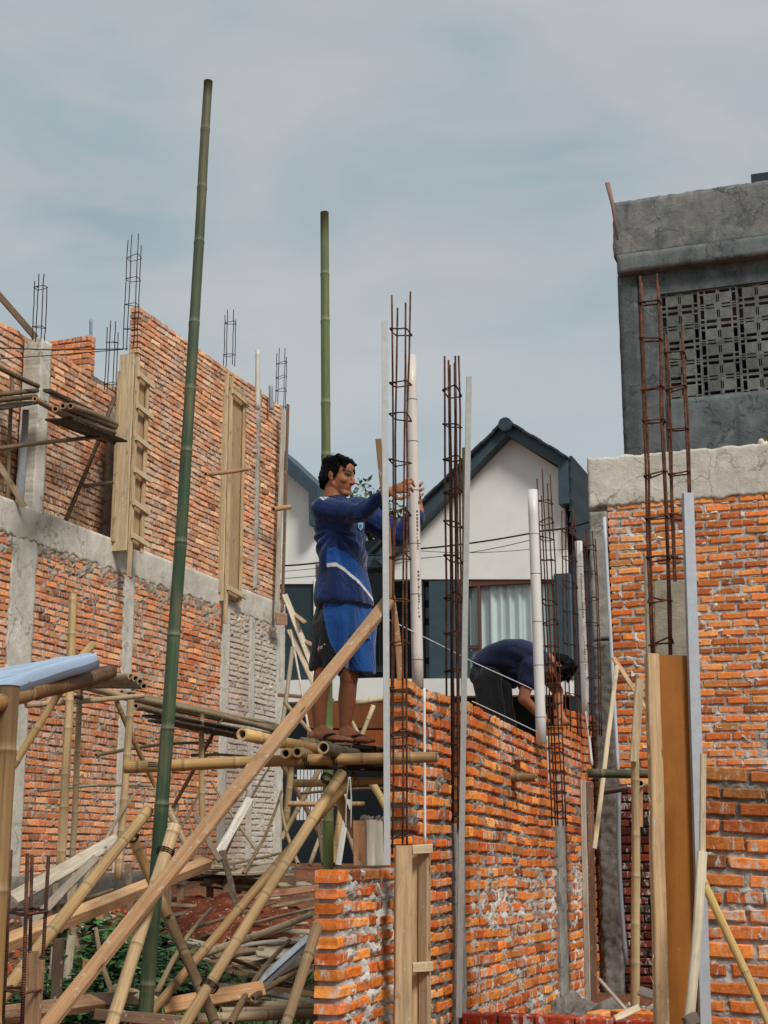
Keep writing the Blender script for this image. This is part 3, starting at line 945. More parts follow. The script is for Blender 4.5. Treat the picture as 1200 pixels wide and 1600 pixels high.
# ================================================================= WHITE HOUSE
WHITE = rgb(236, 235, 228); TEAL = rgb(58, 76, 84); TEALD = rgb(44, 54, 60)
def build_house():
    root = thing('row_house', 'finished white gabled house with dark roof trim and curtained window behind the building site', 'house', HP.at(0, 1.2))
    S = lambda px, py: HP.sz(px, py)
    def poly(name, mat, pts, d0, d1, col):
        """prism on the facade plane from pixel outline; d0 back, d1 front"""
        mb = MB(); sz = [S(*p) if not isinstance(p[0], str) else p[1:] for p in pts]
        f = [mb.add(HP.at(a, z, d1), col) for a, z in sz]; k = [mb.add(HP.at(a, z, d0), col) for a, z in sz]
        n = len(f)
        area = sum(sz[i][0] * sz[(i + 1) % n][1] - sz[(i + 1) % n][0] * sz[i][1] for i in range(n))
        if area > 0:
            mb.face(f, False); mb.face(k[::-1], False)
        else:
            mb.face(f[::-1], False); mb.face(k, False)
        for i in range(n):
            j = (i + 1) % n
            q = (f[j], f[i], k[i], k[j])
            mb.face(q if area > 0 else q[::-1], False)
        return mb.build(name, mat, root)
    PT = MT['paint']; DK = MT['dark']
    zb = 1.2
    # right gable wall
    poly('wall', PT, [(604, 905), (604, 868), (797, 684), (882, 738), (884, 905)], -.2, 0, WHITE)
    poly('slab_band', PT, [(604, 1090), (604, 1062), (893, 1060), (893, 1086)], -.2, .12, mulc(WHITE, .95))
    # roof with turned-down right side
    d = 5.0
    def band(pts_o, pts_i, d0, d1, col, name='roof_trim', mat=DK):
        pts = pts_o + pts_i[::-1]
        return poly(name, mat, pts, d0, d1, col)
    o_ = [(590, 870), (799, 664), (892, 721), (894, 792)]
    i_ = [(604, 886), (799, 686), (878, 732), (879, 794)]
    for k in range(3):
        band([o_[k], o_[k + 1]], [i_[k], i_[k + 1]], -.3, .30 + .003 * k, TEAL)
    # ridge cap + tile edge on top of the trim
    def tiles(p, q, n, dp=.42, wd=.16):
        mb = MB()
        s0, s1 = S(*p), S(*q)
        for i in range(n):
            t0, t1 = i / n, (i + 1) / n
            a0 = s0[0] + (s1[0] - s0[0]) * t0; a1 = s0[0] + (s1[0] - s0[0]) * t1
            z0 = s0[1] + (s1[1] - s0[1]) * t0; z1 = s0[1] + (s1[1] - s0[1]) * t1
            lift = .05
            c = HP.at((a0 + a1) / 2, (z0 + z1) / 2 + .03, -2.2)
            ev = HP.at(a1, z1) - HP.at(a0, z0)
            nn = ev.cross(HP.n).normalized()
            if nn.z < 0: nn = -nn
            tl = nn * .02 * (1)
            cbox(mb, c + nn * (.012 + .010 * (i % 2)), ev * .53, nn * .022, HP.n * (2.2 + dp), .006, mulc(TEALD, RND.uniform(.9, 1.5)))
        return mb.build('roof', MT['tile'], root)
    tiles((590, 874), (799, 670), 12); tiles((799, 670), (893, 727), 7)
    # ridge end disc
    mb = MB(); c = HP.at(*S(799, 673), .40)
    tube(mb, [c - HP.n * 4.5, c + HP.n * .04], .12, 14, mulc(TEALD, 1.5)); mb.build('ridge_cap', MT['tile'], root)
    # right side clad in slats that go down the side wall
    mb = MB()
    a1 = S(891, 716)[0]; z1 = S(899, 716)[1]; z0 = S(899, 838)[1]
    ns = 7
    for i in range(ns):
        zc = z0 + (z1 - z0) * (i + .5) / ns
        c = HP.at(a1 + .03, zc, -2.2)
        cbox(mb, c, HP.d * .025, UP * ((z1 - z0) / ns * .47) + HP.d * .02, HP.n * 2.4, .004, mulc(TEALD, RND.uniform(1.0, 1.5)))
    mb.build('side_slats', MT['tile'], root)
    mb = MB(); pbox(mb, HP, S(880, 1060)[0], S(893, 1060)[0], zb, z1 - .1, -4.5, -.45, TEALD); mb.build('side_wall', MT['paint'], root)
    # window zone
    w0, w1 = S(672, 1)[0], S(884, 1)[0]
    zt = S(770, 906)[1]; zl = S(770, 1061)[1]
    def panel(px0, px1, py0, py1, d0, d1, col, name, mat=DK, parent=root):
        mb = MB()
        zc = (py0 + py1) / 2
        a0, zt_ = S(px0, py0); a1_, zb_ = S(px1, py1)
        a1_ = S(px1, zc)[0]; a0 = S(px0, zc)[0]
        pbox(mb, HP, a0, a1_, zb_, zt_, d0, d1, col, .004)
        return mb.build(name, mat, parent)
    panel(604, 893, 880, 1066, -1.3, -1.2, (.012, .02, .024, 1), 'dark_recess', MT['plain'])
    panel(671, 732, 909, 1062, -.10, .02, TEAL, 'shutter')
    panel(868, 893, 897, 1062, -.10, .03, TEAL, 'shutter')
    BRN = rgb(96, 62, 48)
    fr = panel(727, 730, 906, 1062, -.12, -.02, BRN, 'window_frame')
    panel(746, 750, 909, 1062, -.12, -.022, BRN, 'window_frame')
    panel(730, 868, 904, 908, -.12, -.024, BRN, 'window_frame')
    panel(730, 746, 1008, 1013, -.12, -.03, BRN, 'window_frame')
    panel(864, 868, 911, 1062, -.12, -.026, BRN, 'window_frame')
    # curtain with folds
    mb = MB(); a0, a1c = S(729, 980)[0], S(866, 980)[0]
    n = 240; prev = None
    for i in range(n + 1):
        a = a0 + (a1c - a0) * i / n
        d = -.17 + .03 * sin(a * 34 + 2.2 * nz((a, 0, 0), 2.3)) + .05 * nz((a, 1, 0), 6)
        k = .86 + .75 * nz((a, 2, 0), 11) + .3 * nz((a, 5, 0), 30)
        c = mulc(rgb(206, 222, 220), max(.38, min(1.08, k)))
        p = (mb.add(HP.at(a, zl - .05, d), c), mb.add(HP.at(a, (zl + zt) / 2, d), c), mb.add(HP.at(a, zt + .02, d), c))
        if prev:
            mb.face((prev[0], p[0], p[1], prev[1])); mb.face((prev[1], p[1], p[2], prev[2]))
        prev = p
    mb.build('curtain', MT['paint'], root).parent = fr
    # glass in front of the curtain
    gm, nt, b = newmat('window_glass', .05)
    b.inputs['Base Color'].default_value = (.75, .82, .84, 1); b.inputs['Alpha'].default_value = .08
    mb = MB(); pbox(mb, HP, S(736, 980)[0], S(866, 980)[0], zl, zt, -.085, -.075, (1, 1, 1, 1)); mb.build('window_pane', gm, root).parent = fr
    # narrow louvre window on the left
    for y0, y1 in ((915, 935), (948, 964), (975, 1025), (1036, 1060)):
        panel(660, 669, y0, y1, -.20, -.16, rgb(120, 132, 134), 'louvre_pane', MT['plain'])
    panel(657, 660.5, 905, 1062, -.18, .01, TEALD, 'window_frame')
    # balcony rails between the two houses
    for x in range(560, 602, 6):
        panel(x, x + 1.6, 965, 1046, .1, .13, (.01, .012, .014, 1), 'railing_bar')
    panel(556, 606, 960, 965, .08, .15, (.012, .014, .016, 1), 'railing')
    panel(556, 606, 1044, 1050, .08, .15, (.012, .014, .016, 1), 'railing')
    # ground floor: dark carport opening with posts
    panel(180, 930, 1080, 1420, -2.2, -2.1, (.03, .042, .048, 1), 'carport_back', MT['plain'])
    # ------------- house to the left
    root2 = thing('row_house', 'neighbouring white house whose dark roof edge drops behind the man in the blue jersey', 'house', HP.at(S(470, 1318)[0], 1.2))
    rr = root
    def poly2(*a): 
        o = poly(*a); o.parent = root2
        o.data.transform(Matrix.Translation(V(root['_org']) - V(root2['_org']))); return o
    def panel2(*a):
        o = panel(*a); o.parent = root2
        o.data.transform(Matrix.Translation(V(root['_org']) - V(root2['_org']))); return o
    poly2('wall', PT, [(300, 912), (300, 640), (449, 735), (492, 772), (492, 912)], -.2, -.02, WHITE)
    poly2('roof_trim', DK, [(300, 640), (300, 590), (447, 709), (506, 764), (492, 775), (447, 736)], -.5, .3, TEAL)
    poly2('roof_trim', DK, [(492, 770), (506, 764), (505, 826), (493, 826)], -.5, .303, TEAL)
    poly2('window', DK, [(380, 1066), (380, 912), (490, 906), (490, 1066)], -.2, -.06, rgb(40, 56, 60))
    poly2('wall', PT, [(490, 1066), (490, 905), (496, 905), (496, 1066)], -.2, .0, WHITE)
    poly2('slab_band', PT, [(380, 1100), (380, 1066), (604, 1060), (604, 1094)], -.2, .13, mulc(WHITE, .97))
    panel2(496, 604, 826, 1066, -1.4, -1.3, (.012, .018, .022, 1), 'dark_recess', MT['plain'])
    panel2(500, 604, 868, 886, -.5, .05, TEAL, 'balcony_beam')
build_house()

def build_awning():
    mb = MB()
    p = [P(545, 1098, 19.5), P(625, 1098, 19.5), P(625, 1166, 19.2), P(545, 1166, 19.2)]
    rust = rgb(150, 86, 40)
    for i, (y0, y1, c) in enumerate(((1098, 1138, rgb(120, 70, 36)), (1141, 1168, rgb(150, 84, 38)))):
        a = P(480, (y0 + y1) / 2, 19.4); b2 = P(640, (y0 + y1) / 2, 19.4)
        w = (P(545, y0, 19.4) - P(545, y1, 19.4)).length
        plank_mb(mb, a, b2, w, .02, V((0, -1, 0)), c, seed=i)
    o = mb.build('plywood_fascia', MT['ply'], loc=P(560, 1160, 19.4))
    tag(o, 'rust-brown plywood boards hanging under the white slab behind the standing man', 'board')
    # white slatted gate in the carport
    root = thing('slatted_gate', 'small white upright-slat gate seen low between the scaffold poles', 'gate', P(490, 1300, 19.0))
    for i in range(9):
        mb = MB(); x = 466 + i * 5.5
        cbox(mb, P(x, 1242, 19), V((.018, 0, 0)), V((0, .01, 0)), V((0, 0, .32)), .003, rgb(206, 210, 208)); mb.build('slat', MT['paint'], root)
    for y in (1212, 1270):
        mb = MB(); cbox(mb, P(489, y, 19.05), V((.24, 0, 0)), V((0, .012, 0)), V((0, 0, .015)), .003, rgb(180, 184, 182)); mb.build('rail', MT['paint'], root)
build_awning()

# ================================================================= GREENERY
def leaf(mb, p, d, up, ln, w, col):
    d = d.normalized(); s = d.cross(up)
    if s.length < 1e-4: s = V((1, 0, 0))
    s.normalize(); n = s.cross(d)
    a = mb.add(p, mulc(col, .8)); b = mb.add(p + d * ln * .45 + s * w - n * w * .25, col); c = mb.add(p + d * ln - n * ln * .18, col); e = mb.add(p + d * ln * .45 - s * w - n * w * .25, col)
    m = mb.add(p + d * ln * .45 + n * w * .2, mulc(col, 1.15))
    mb.face((a, b, m)); mb.face((b, c, m)); mb.face((c, e, m)); mb.face((e, a, m))

def rdir(R):
    z = R.uniform(-1, 1); a = R.uniform(0, 2 * pi); r = sqrt(1 - z * z)
    return V((r * cos(a), r * sin(a), z))

def build_shrub(px, py, Y, rx, ry, rz, n, seed, label, lsz=.05, cols=None, group=None):
    R = random.Random(seed)
    c = P(px, py, Y)
    gz = ground_z(c.x, c.y)
    root = thing('leafy_shrub', label, 'shrub', (c.x, c.y, gz), group)
    st = MB(); lf = MB()
    cols = cols or [rgb(52, 92, 52), rgb(38, 74, 44), rgb(70, 112, 58), rgb(30, 58, 38), rgb(88, 128, 66)]
    tips = []
    for i in range(26):
        a = R.uniform(0, 6.28); r = sqrt(R.random())
        tip = V((c.x + rx * r * cos(a), c.y + ry * r * sin(a), c.z + rz * R.uniform(-.5, 1) * (1 - .5 * r)))
        b = V((c.x + rx * .6 * r * cos(a), c.y + ry * .6 * r * sin(a), gz - .02))
        m = (b + tip) / 2 + rdir(R) * .05
        tube(st, [b, m, tip], [.006, .005, .003], 5, rgb(84, 92, 54)); tips.append((b, m, tip))
    for i in range(n):
        b, m, tip = R.choice(tips)
        t = R.random() ** .6
        p = b.lerp(tip, t) + rdir(R) * .11 * R.random() ** .5
        d = rdir(R); d.z = abs(d.z) * .5 - .25; 
        if d.length < .1: continue
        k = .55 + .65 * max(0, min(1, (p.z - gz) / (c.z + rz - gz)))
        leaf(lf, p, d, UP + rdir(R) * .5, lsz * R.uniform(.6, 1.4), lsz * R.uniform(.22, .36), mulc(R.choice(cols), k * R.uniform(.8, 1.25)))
    st.build('stems', MT['plain'], root); lf.build('foliage', MT['leaf'], root)

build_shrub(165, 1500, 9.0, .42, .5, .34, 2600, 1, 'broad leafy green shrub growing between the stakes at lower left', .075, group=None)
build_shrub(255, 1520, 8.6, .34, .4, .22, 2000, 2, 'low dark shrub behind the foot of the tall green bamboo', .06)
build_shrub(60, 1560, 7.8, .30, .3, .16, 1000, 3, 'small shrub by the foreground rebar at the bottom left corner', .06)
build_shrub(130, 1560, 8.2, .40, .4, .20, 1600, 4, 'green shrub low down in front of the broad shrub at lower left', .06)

def build_grass(px, py, Y, r, n, seed, label):
    R = random.Random(seed); c = P(px, py, Y); mb = MB()
    for i in range(n):
        a = R.uniform(0, 6.28); q = r * sqrt(R.random())
        x, y = c.x + q * cos(a), c.y + q * sin(a) * .8; z = ground_z(x, y) - .01
        d = V((R.gauss(0, .5), R.gauss(0, .4), 1)).normalized()
        ln = R.uniform(.10, .28); s = V((cos(a * 3), sin(a * 3), 0)) * R.uniform(.005, .011)
        col = mulc(R.choice([rgb(84, 132, 62), rgb(62, 104, 52), rgb(104, 148, 74)]), R.uniform(.7, 1.1))
        p = V((x, y, z)); m = p + d * ln * .6; t = p + d * ln + V((d.x, d.y, -.3)) * ln * .35
        i0 = mb.add(p - s, mulc(col, .5)); i1 = mb.add(p + s, mulc(col, .5)); i2 = mb.add(m + s, col); i3 = mb.add(m - s, col); i4 = mb.add(t, mulc(col, 1.2))
        mb.face((i0, i1, i2, i3)); mb.face((i3, i2, i4))
    o = mb.build('grass', MT['leaf'], loc=V((c.x, c.y, ground_z(c.x, c.y))))
    tag(o, label, 'grass', kind='stuff')
build_grass(378, 1505, 8.0, .40, 2200, 1, 'bright green weeds sprouting behind the orange plank in the scrap heap')
build_grass(440, 1478, 8.9, .26, 700, 2, 'small tuft of weeds among sticks beside the metal strip')

def build_tree(px, py, Y, h, rx, rz, n, seed, label, cols, lsz=.16):
    R = random.Random(seed); c = P(px, py, Y)
    root = thing('tree', label, 'tree', (c.x, c.y, 1.2))
    t = MB()
    top = V((c.x, c.y, c.z))
    tube(t, [V((c.x, c.y, 1.2)), V((c.x + .1, c.y, (1.2 + c.z) / 2)), top], [.2, .15, .06], 10, rgb(92, 78, 62))
    br = []
    for i in range(16):
        s = V((c.x, c.y, c.z - rz * R.uniform(.2, 1.2)))
        e = c + V((R.uniform(-rx, rx), R.uniform(-rx, rx), R.uniform(-rz, rz)))
        m = (s + e) / 2 + V((0, 0, .2))
        tube(t, [s, m, e], [.06, .035, .012], 6, rgb(86, 74, 58)); br.append((s, e))
    lf = MB()
    clumps = []
    for i in range(46):
        s, e = R.choice(br); clumps.append((s.lerp(e, R.uniform(.5, 1.05)) + rdir(R) * .35, R.uniform(.2, .5), R.choice(cols)))
    for i in range(n):
        q, r, col = R.choice(clumps)
        p = q + rdir(R) * r * R.random() ** .4
        leaf(lf, p, rdir(R) - UP * .3, UP + rdir(R) * .4, lsz * R.uniform(.6, 1.3), lsz * .26, mulc(col, R.uniform(.5, 1.2)))
    t.build('trunk', MT['plain'], root); lf.build('crown', MT['leaf'], root)
build_tree(632, 848, 31, 7, 1.1, .78, 3600, 5, 'dense green tree showing between the two white houses', [rgb(62, 88, 52), rgb(44, 66, 42), rgb(84, 108, 66), rgb(100, 122, 84)])

# ================================================================= SKY AND SUN
SUN_DIR = V((.40, -.66, .78)).normalized()     # towards the sun (behind and right of the viewer)
def build_light():
    w = bpy.data.worlds.new('World'); scene.world = w; w.use_nodes = True
    nt = w.node_tree; bg = nt.nodes['Background']
    sky = N(nt, 'ShaderNodeTexSky'); sky.sky_type = 'NISHITA'; sky.sun_disc = False
    sky.sun_elevation = math.asin(SUN_DIR.z); sky.sun_rotation = atan2(SUN_DIR.x, SUN_DIR.y)
    sky.air_density = 1.2; sky.dust_density = 2.0
    tc = N(nt, 'ShaderNodeTexCoord')
    mp = N(nt, 'ShaderNodeMapping'); mp.inputs['Scale'].default_value = (1, 1, 2.4); L(nt, tc.outputs['Generated'], mp.inputs['Vector'])
    n1 = noise_n(nt, mp.outputs['Vector'], 2.3, 5, .5, .5)
    n2 = noise_n(nt, mp.outputs['Vector'], 5.2, 6, .5, .8)
    s = 10.0
    cloud = ramp(nt, n1, [(.30, rgb(150, 168, 177)), (.48, rgb(166, 181, 187)), (.66, rgb(194, 196, 197))])
    cloud = mix(nt, ramp(nt, n2, [(.42, gray(0)), (.70, gray(.6))]), cloud, rgb(200, 198, 198))
    # paler and clearer towards the horizon
    sep = N(nt, 'ShaderNodeSeparateXYZ'); L(nt, tc.outputs['Generated'], sep.inputs[0])
    hz = ramp(nt, sep.outputs['Z'], [(.12, gray(.75)), (.42, gray(0))])
    cloud = mix(nt, hz, cloud, rgb(178, 195, 200))
    sc = N(nt, 'ShaderNodeVectorMath', operation='SCALE'); L(nt, cloud, sc.inputs[0]); sc.inputs['Scale'].default_value = s
    mx = mix(nt, .93, sky.outputs['Color'], sc.outputs[0])
    L(nt, mx, bg.inputs['Color']); bg.inputs['Strength'].default_value = .1
    ld = bpy.data.lights.new('sun', 'SUN'); ld.energy = 2.8; ld.angle = radians(14); ld.color = (1, .965, .92)
    lo = bpy.data.objects.new('sun', ld); COL.objects.link(lo)
    lo.rotation_euler = (-SUN_DIR).to_track_quat('-Z', 'Y').to_euler(); lo.location = (5, -8, 12)
build_light()

cam = bpy.data.cameras.new('camera'); co_ = bpy.data.objects.new('camera', cam); COL.objects.link(co_)
co_.location = CAM; co_.rotation_euler = (radians(90) + PITCH, 0, 0)
cam.sensor_fit = 'VERTICAL'; cam.sensor_height = 36; cam.sensor_width = 27; cam.lens = 36 * F / 1600
cam.clip_start = .05; cam.clip_end = 2000
scene.camera = co_
scene.view_settings.view_transform = 'Standard'; scene.view_settings.look = 'None'
scene.view_settings.exposure = 0; scene.view_settings.gamma = 1
# ================================================================= POLES, PLANKS, CAGES
_seed = [100]
def bam(a, b, r, label, col=TAN, col2=None, r1=None, group=None, bow=.012, name='bamboo_pole', inter=.27, n=12, ring=1.0):
    """a,b = (px,py,Y)"""
    _seed[0] += 1
    p0, p1 = P(*a), P(*b)
    mb = MB(); bamboo_mb(mb, p0, p1, r, r1 or r * .9, col, bow, _seed[0], inter, col2, n, ring)
    base = p0 if p0.z < p1.z else p1
    return tag(mb.build(name, MT['bamboo'], loc=base), label, 'bamboo pole', group)
WOOD = rgb(186, 146, 98); WOODP = rgb(204, 178, 136); WOODO = rgb(190, 120, 62); WOODD = rgb(124, 92, 62); WOODG = rgb(158, 142, 120)
def plk(a, b, w, t, label, col=WOOD, face=None, bend=0.0, rough=.004, name='timber_plank', group=None, mat='wood', cat='plank'):
    _seed[0] += 1
    p0, p1 = P(*a), P(*b)
    mb = MB(); plank_mb(mb, p0, p1, w, t, face or V((.1, -1, .15)), col, bend, rough, _seed[0])
    base = p0 if p0.z < p1.z else p1
    return tag(mb.build(name, MT[mat], loc=base), label, cat, group)

# ---- tall green poles
GRN = rgb(46, 74, 54); GRN2 = rgb(72, 98, 62); GRN3 = rgb(96, 112, 84)
def tall_green():
    mb = MB()
    p0, p1 = P(217, 1650, 6.9), P(325, 127, 6.9)
    p0.z = ground_z(p0.x, p0.y) - .15
    bamboo_mb(mb, p0, p1, .037, .0235, GRN, .010, 3, .36, rgb(76, 90, 66), 16)
    # upper part fades to yellow-green, lower part stays deep green
    for i, v in enumerate(mb.v):
        t = (v[2] - p0.z) / (p1.z - p0.z)
        k = max(0, min(1, (t - .55) / .4)) * .62
        c = mb.c[i]
        if c[1] > .03: mb.c[i] = mixc(c, mulc(rgb(92, 96, 76), .9 + .3 * nz(v, 4)), k)
    return tag(mb.build('bamboo_pole', MT['bamboo'], loc=p0), 'tallest pole, deep green fresh bamboo leaning slightly right up into the sky at left', 'bamboo pole')
tall_green()
def mid_green():
    mb = MB(); p0, p1 = P(516, 1395, 8.5), P(507, 332, 8.5); p0.z = ground_z(p0.x, p0.y) - .1
    bamboo_mb(mb, p0, p1, .034, .027, rgb(116, 134, 78), .006, 7, .42, rgb(94, 110, 70), 14)
    return tag(mb.build('bamboo_pole', MT['bamboo'], loc=p0), 'light green bamboo pole standing directly behind the man in the blue jersey', 'bamboo pole')
mid_green()

# ---- working platform under the standing man
bam((194, 1199, 7.17), (682, 1183, 7.17), .030, 'long horizontal tan bamboo under the platform running from the tall green pole through the wall', rgb(196, 156, 98), rgb(158, 124, 82))
bam((378, 1147, 6.75), (497, 1170, 7.42), .030, 'thick yellowish bamboo whose open end points left in front of the feet', rgb(214, 176, 112), rgb(190, 148, 92), name='bamboo_pole')
bam((505, 1168, 6.95), (602, 1186, 8.3), .034, 'dark stained platform bamboo with a pale open end under the sandals', rgb(66, 66, 56), rgb(100, 98, 80))
bam((446, 1177, 7.05), (520, 1180, 8.3), .026, 'left one of two short cut bamboo ends between the platform poles', rgb(190, 160, 110))
bam((464, 1175, 7.1), (540, 1180, 8.35), .026, 'right one of two short cut bamboo ends between the platform poles', rgb(196, 166, 116))
bam((470, 1160, 7.5), (606, 1176, 7.75), .028, 'platform bamboo that carries the near foot', rgb(120, 104, 78), DARKB)
bam((505, 1178, 7.7), (612, 1184, 7.9), .026, 'dark platform bamboo behind the sandals', rgb(92, 80, 62), DARKB)
bam((455, 1168, 7.9), (604, 1172, 8.1), .026, 'rear platform bamboo under the far foot', rgb(120, 104, 78), DARKB)
plk((470, 1196, 7.6), (606, 1200, 7.8), .10, .025, 'dark wet board under the platform poles', rgb(50, 40, 32), face=V((0, -.2, 1)))
bam((458, 1224, 7.8), (604, 1219, 7.8), .021, 'short level bamboo crossing behind the forked props', rgb(204, 172, 116))
plk((607, 938, 7.0), (66, 1612, 6.05), .066, .03, 'long sawn timber brace rising from the ground to the steel channel across the legs', rgb(184, 134, 80), face=V((-.45, -1, .25)))
bam((273, 1290, 6.55), (163, 1640, 6.1), .029, 'smooth pale bamboo prop tied to the green pole', PALE, rgb(190, 160, 118), .028)
bam((232, 1266, 6.95), (-22, 1590, 5.85), .027, 'bamboo brace sloping down left from the green pole', rgb(186, 152, 102), rgb(160, 128, 88), .028)
bam((203, 1300, 7.15), (262, 1432, 7.1), .026, 'short crooked stub with a cut end left of the green pole', rgb(196, 152, 90), rgb(120, 92, 60), name='bamboo_pole')
bam((250, 1402, 7.25), (348, 1625, 6.6), .026, 'dark brown bamboo leaning right out of the foot of the green pole', rgb(120, 90, 60), rgb(92, 72, 52))
bam((534, 1208, 7.45), (278, 1618, 6.4), .028, 'nearer of two long bamboo props crossing under the platform', rgb(192, 160, 112), rgb(164, 132, 90))
bam((554, 1211, 7.75), (228, 1592, 7.0), .024, 'farther of two long bamboo props crossing under the platform', rgb(180, 140, 88), rgb(156, 122, 80))
bam((526, 1238, 7.95), (556, 1306, 7.9), .030, 'short bamboo strut slanting down behind the forked props', rgb(170, 132, 86))
bam((496, 1446, 6.35), (443, 1612, 6.0), .024, 'bamboo prop leaning against the end of the low brick wall', rgb(150, 122, 86), rgb(120, 96, 68))
bam((318, 1490, 8.4), (486, 1430, 8.9), .022, 'thin pale pole lying across the scrap heap', rgb(206, 186, 150))
# squared beam and boards on the left
plk((-30, 1490, 6.6), (322, 1349, 8.7), .072, .06, 'heavy squared beam sloping up from the left edge behind the bamboo brace', rgb(206, 152, 92), face=V((.1, -.62, .8)))
plk((184, 1311, 9.2), (20, 1404, 8.2), .085, .02, 'pale weathered board leaning on the rubble at left', rgb(196, 180, 154), face=V((.3, -1, .5)))
plk((150, 1340, 8.8), (40, 1452, 7.8), .05, .02, 'thin grey batten below the pale weathered board', WOODG)
plk((412, 1545, 7.3), (255, 1573, 7.1), .075, .03, 'short orange plank lying in the scrap heap in front of the weeds', rgb(200, 142, 78), face=V((.1, -.9, .5)))
plk((372, 1404, 11.5), (500, 1387, 12.0), .05, .03, 'reddish batten lying level behind the low brick wall', rgb(166, 112, 74))

def metal_strip(a, b, label):
    mb = MB(); p0, p1 = P(*a), P(*b)
    plank_mb(mb, p0, p1, .05, .006, V((-.4, -.7, .6)), rgb(186, 194, 200)); plank_mb(mb, p0 + V((.02, .02, -.02)), p1 + V((.02, .02, -.02)), .035, .006, V((.8, -.5, .2)), rgb(140, 148, 154))
    tag(mb.build('metal_strip', MT['galv'], loc=p0), label, 'metal strip')
metal_strip((400, 1537, 7.8), (484, 1462, 8.2), 'silver metal strip slanting up out of the scrap heap')

# ---- bamboo scaffold along the left house
bam((94, 1360, 10.6), (114, 926, 10.6), .033, 'tallest pale bamboo upright in front of the left house, split at the top', PALE, rgb(200, 172, 122))
bam((113, 1345, 10.8), (125, 1070, 10.8), .024, 'thinner bamboo upright bound beside the tallest pale one', rgb(192, 168, 128), rgb(150, 128, 98))
bam((184, 1374, 11.5), (205, 1082, 11.5), .032, 'pale bamboo upright under the cut end of the scaffold rail', PALE, rgb(196, 170, 126))
bam((316, 1310, 13.6), (315, 1113, 13.6), .028, 'slim bamboo upright right of the tall green pole', rgb(184, 156, 112))
bam((20, 1198, 9.6), (97, 1076, 9.6), .027, 'bamboo strut rising right from the big near post', rgb(192, 158, 104))
bam((40, 1102, 10.5), (224, 1087, 11.2), .022, 'thin rail across the pale uprights with a cut end', rgb(172, 148, 114))
for i, (a, b, r, w) in enumerate((
        ((128, 1072, 11.2), (446, 1139, 17.2), .030, 'first'), ((205, 1090, 12.0), (446, 1146, 17.0), .032, 'second'),
        ((212, 1103, 12.0), (440, 1150, 16.6), .028, 'third'), ((190, 1082, 12.4), (440, 1135, 17.6), .026, 'fourth'), ((230, 1108, 12.6), (452, 1158, 16.4), .030, 'lowest'))):
    bam(a, b, r, w + ' long grey rail of the low scaffold along the left house, counted from the top', [rgb(168, 148, 118), rgb(150, 130, 100), rgb(120, 100, 76), rgb(150, 132, 106), rgb(110, 92, 70)][i], DARKB if i in (2, 4) else None, group='scaffold rails along the left house')
for i, (a, b) in enumerate((((112, 1056, 11.4), (205, 1057, 9.3)), ((114, 1061, 11.4), (212, 1060, 9.25)), ((116, 1068, 11.4), (219, 1065, 9.2)), ((118, 1074, 11.4), (225, 1072, 9.15)))):
    bam(b, a, .023, ['top', 'second', 'third', 'lowest'][i] + ' of the bundled thin poles poking out behind the corrugated sheet', [rgb(176, 156, 124), rgb(150, 128, 100), rgb(120, 98, 74), rgb(92, 76, 58)][i], group='bundle of thin poles')
bam((182, 1096, 12.0), (243, 1230, 12.4), .022, 'diagonal brace just left of the green pole under the rails', rgb(140, 112, 78))
bam((348, 1118, 14.4), (270, 1262, 14.0), .020, 'brown diagonal brace right of the green pole', rgb(124, 96, 68))
bam((262, 1262, 11.0), (298, 1338, 10.6), .026, 'grey leaning stub behind the green pole', rgb(162, 142, 112))
plk((390, 1248, 13.0), (338, 1340, 12.0), .07, .02, 'whitish board leaning below the scaffold rails', rgb(206, 198, 182))
plk((306, 1272, 11.0), (345, 1345, 10.4), .04, .025, 'frayed dead branch-like lath leaning left of the whitish board', rgb(134, 112, 84), rough=.02)
plk((350, 1330, 10.6), (372, 1424, 10.2), .045, .03, 'dark crooked lath standing in front of the trestle', rgb(92, 74, 54), rough=.02)
for i, (x0, y0, x1, y1, Y) in enumerate(((240, 1118, 420, 1150, 14.2), (250, 1126, 410, 1158, 13.8))):
    plk((x0, y0, Y - 1.5), (x1, y1, Y + 1.8), .22, .02, ('left' if i else 'right') + ' dark underside board of the scaffold deck', rgb(44, 34, 26), face=V((0, 0, 1)))

# poles between the left house and the man
bam((446, 1290, 14.0), (455, 1198, 14.0), .034, 'upright scaffold bamboo at the far house corner', rgb(170, 144, 104))
bam((440, 1193, 15.5), (520, 1345, 12.5), .026, 'dark thin diagonal falling right behind the green pole of the man', rgb(110, 84, 60))
bam((502, 1196, 13.5), (440, 1310, 13.5), .024, 'pale diagonal falling left by the far house corner', rgb(160, 138, 100))
plk((445, 930, 17.5), (508, 1092, 15.5), .07, .03, 'upper pale diagonal pole at the far corner of the left house', rgb(206, 192, 164))
plk((452, 985, 17.0), (498, 1085, 15.5), .06, .03, 'lower pale diagonal pole at the far corner of the left house', rgb(196, 176, 144))
plk((458, 958, 17.2), (476, 972, 16.6), .05, .02, 'upper short cross tie nailed on the pale diagonals', rgb(190, 160, 120))
plk((474, 1001, 16.6), (492, 1010, 16.2), .05, .02, 'lower short cross tie nailed on the pale diagonals', rgb(184, 148, 108))
bam((457, 1012, 16.4), (440, 1140, 15.6), .026, 'grey strut under the beam end of the left house', rgb(150, 140, 120))
bam((454, 985, 16.8), (484, 1150, 15.2), .014, 'very thin white cane hanging beside the far house corner', rgb(206, 200, 184), ring=.4)
bam((436, 1086, 16.5), (520, 1094, 15.5), .022, 'level pole at the carport left of the legs', rgb(186, 170, 142))
bam((556, 1099, 15.5), (600, 1092, 15.5), .030, 'level pole at the carport right of the legs', rgb(206, 186, 150))
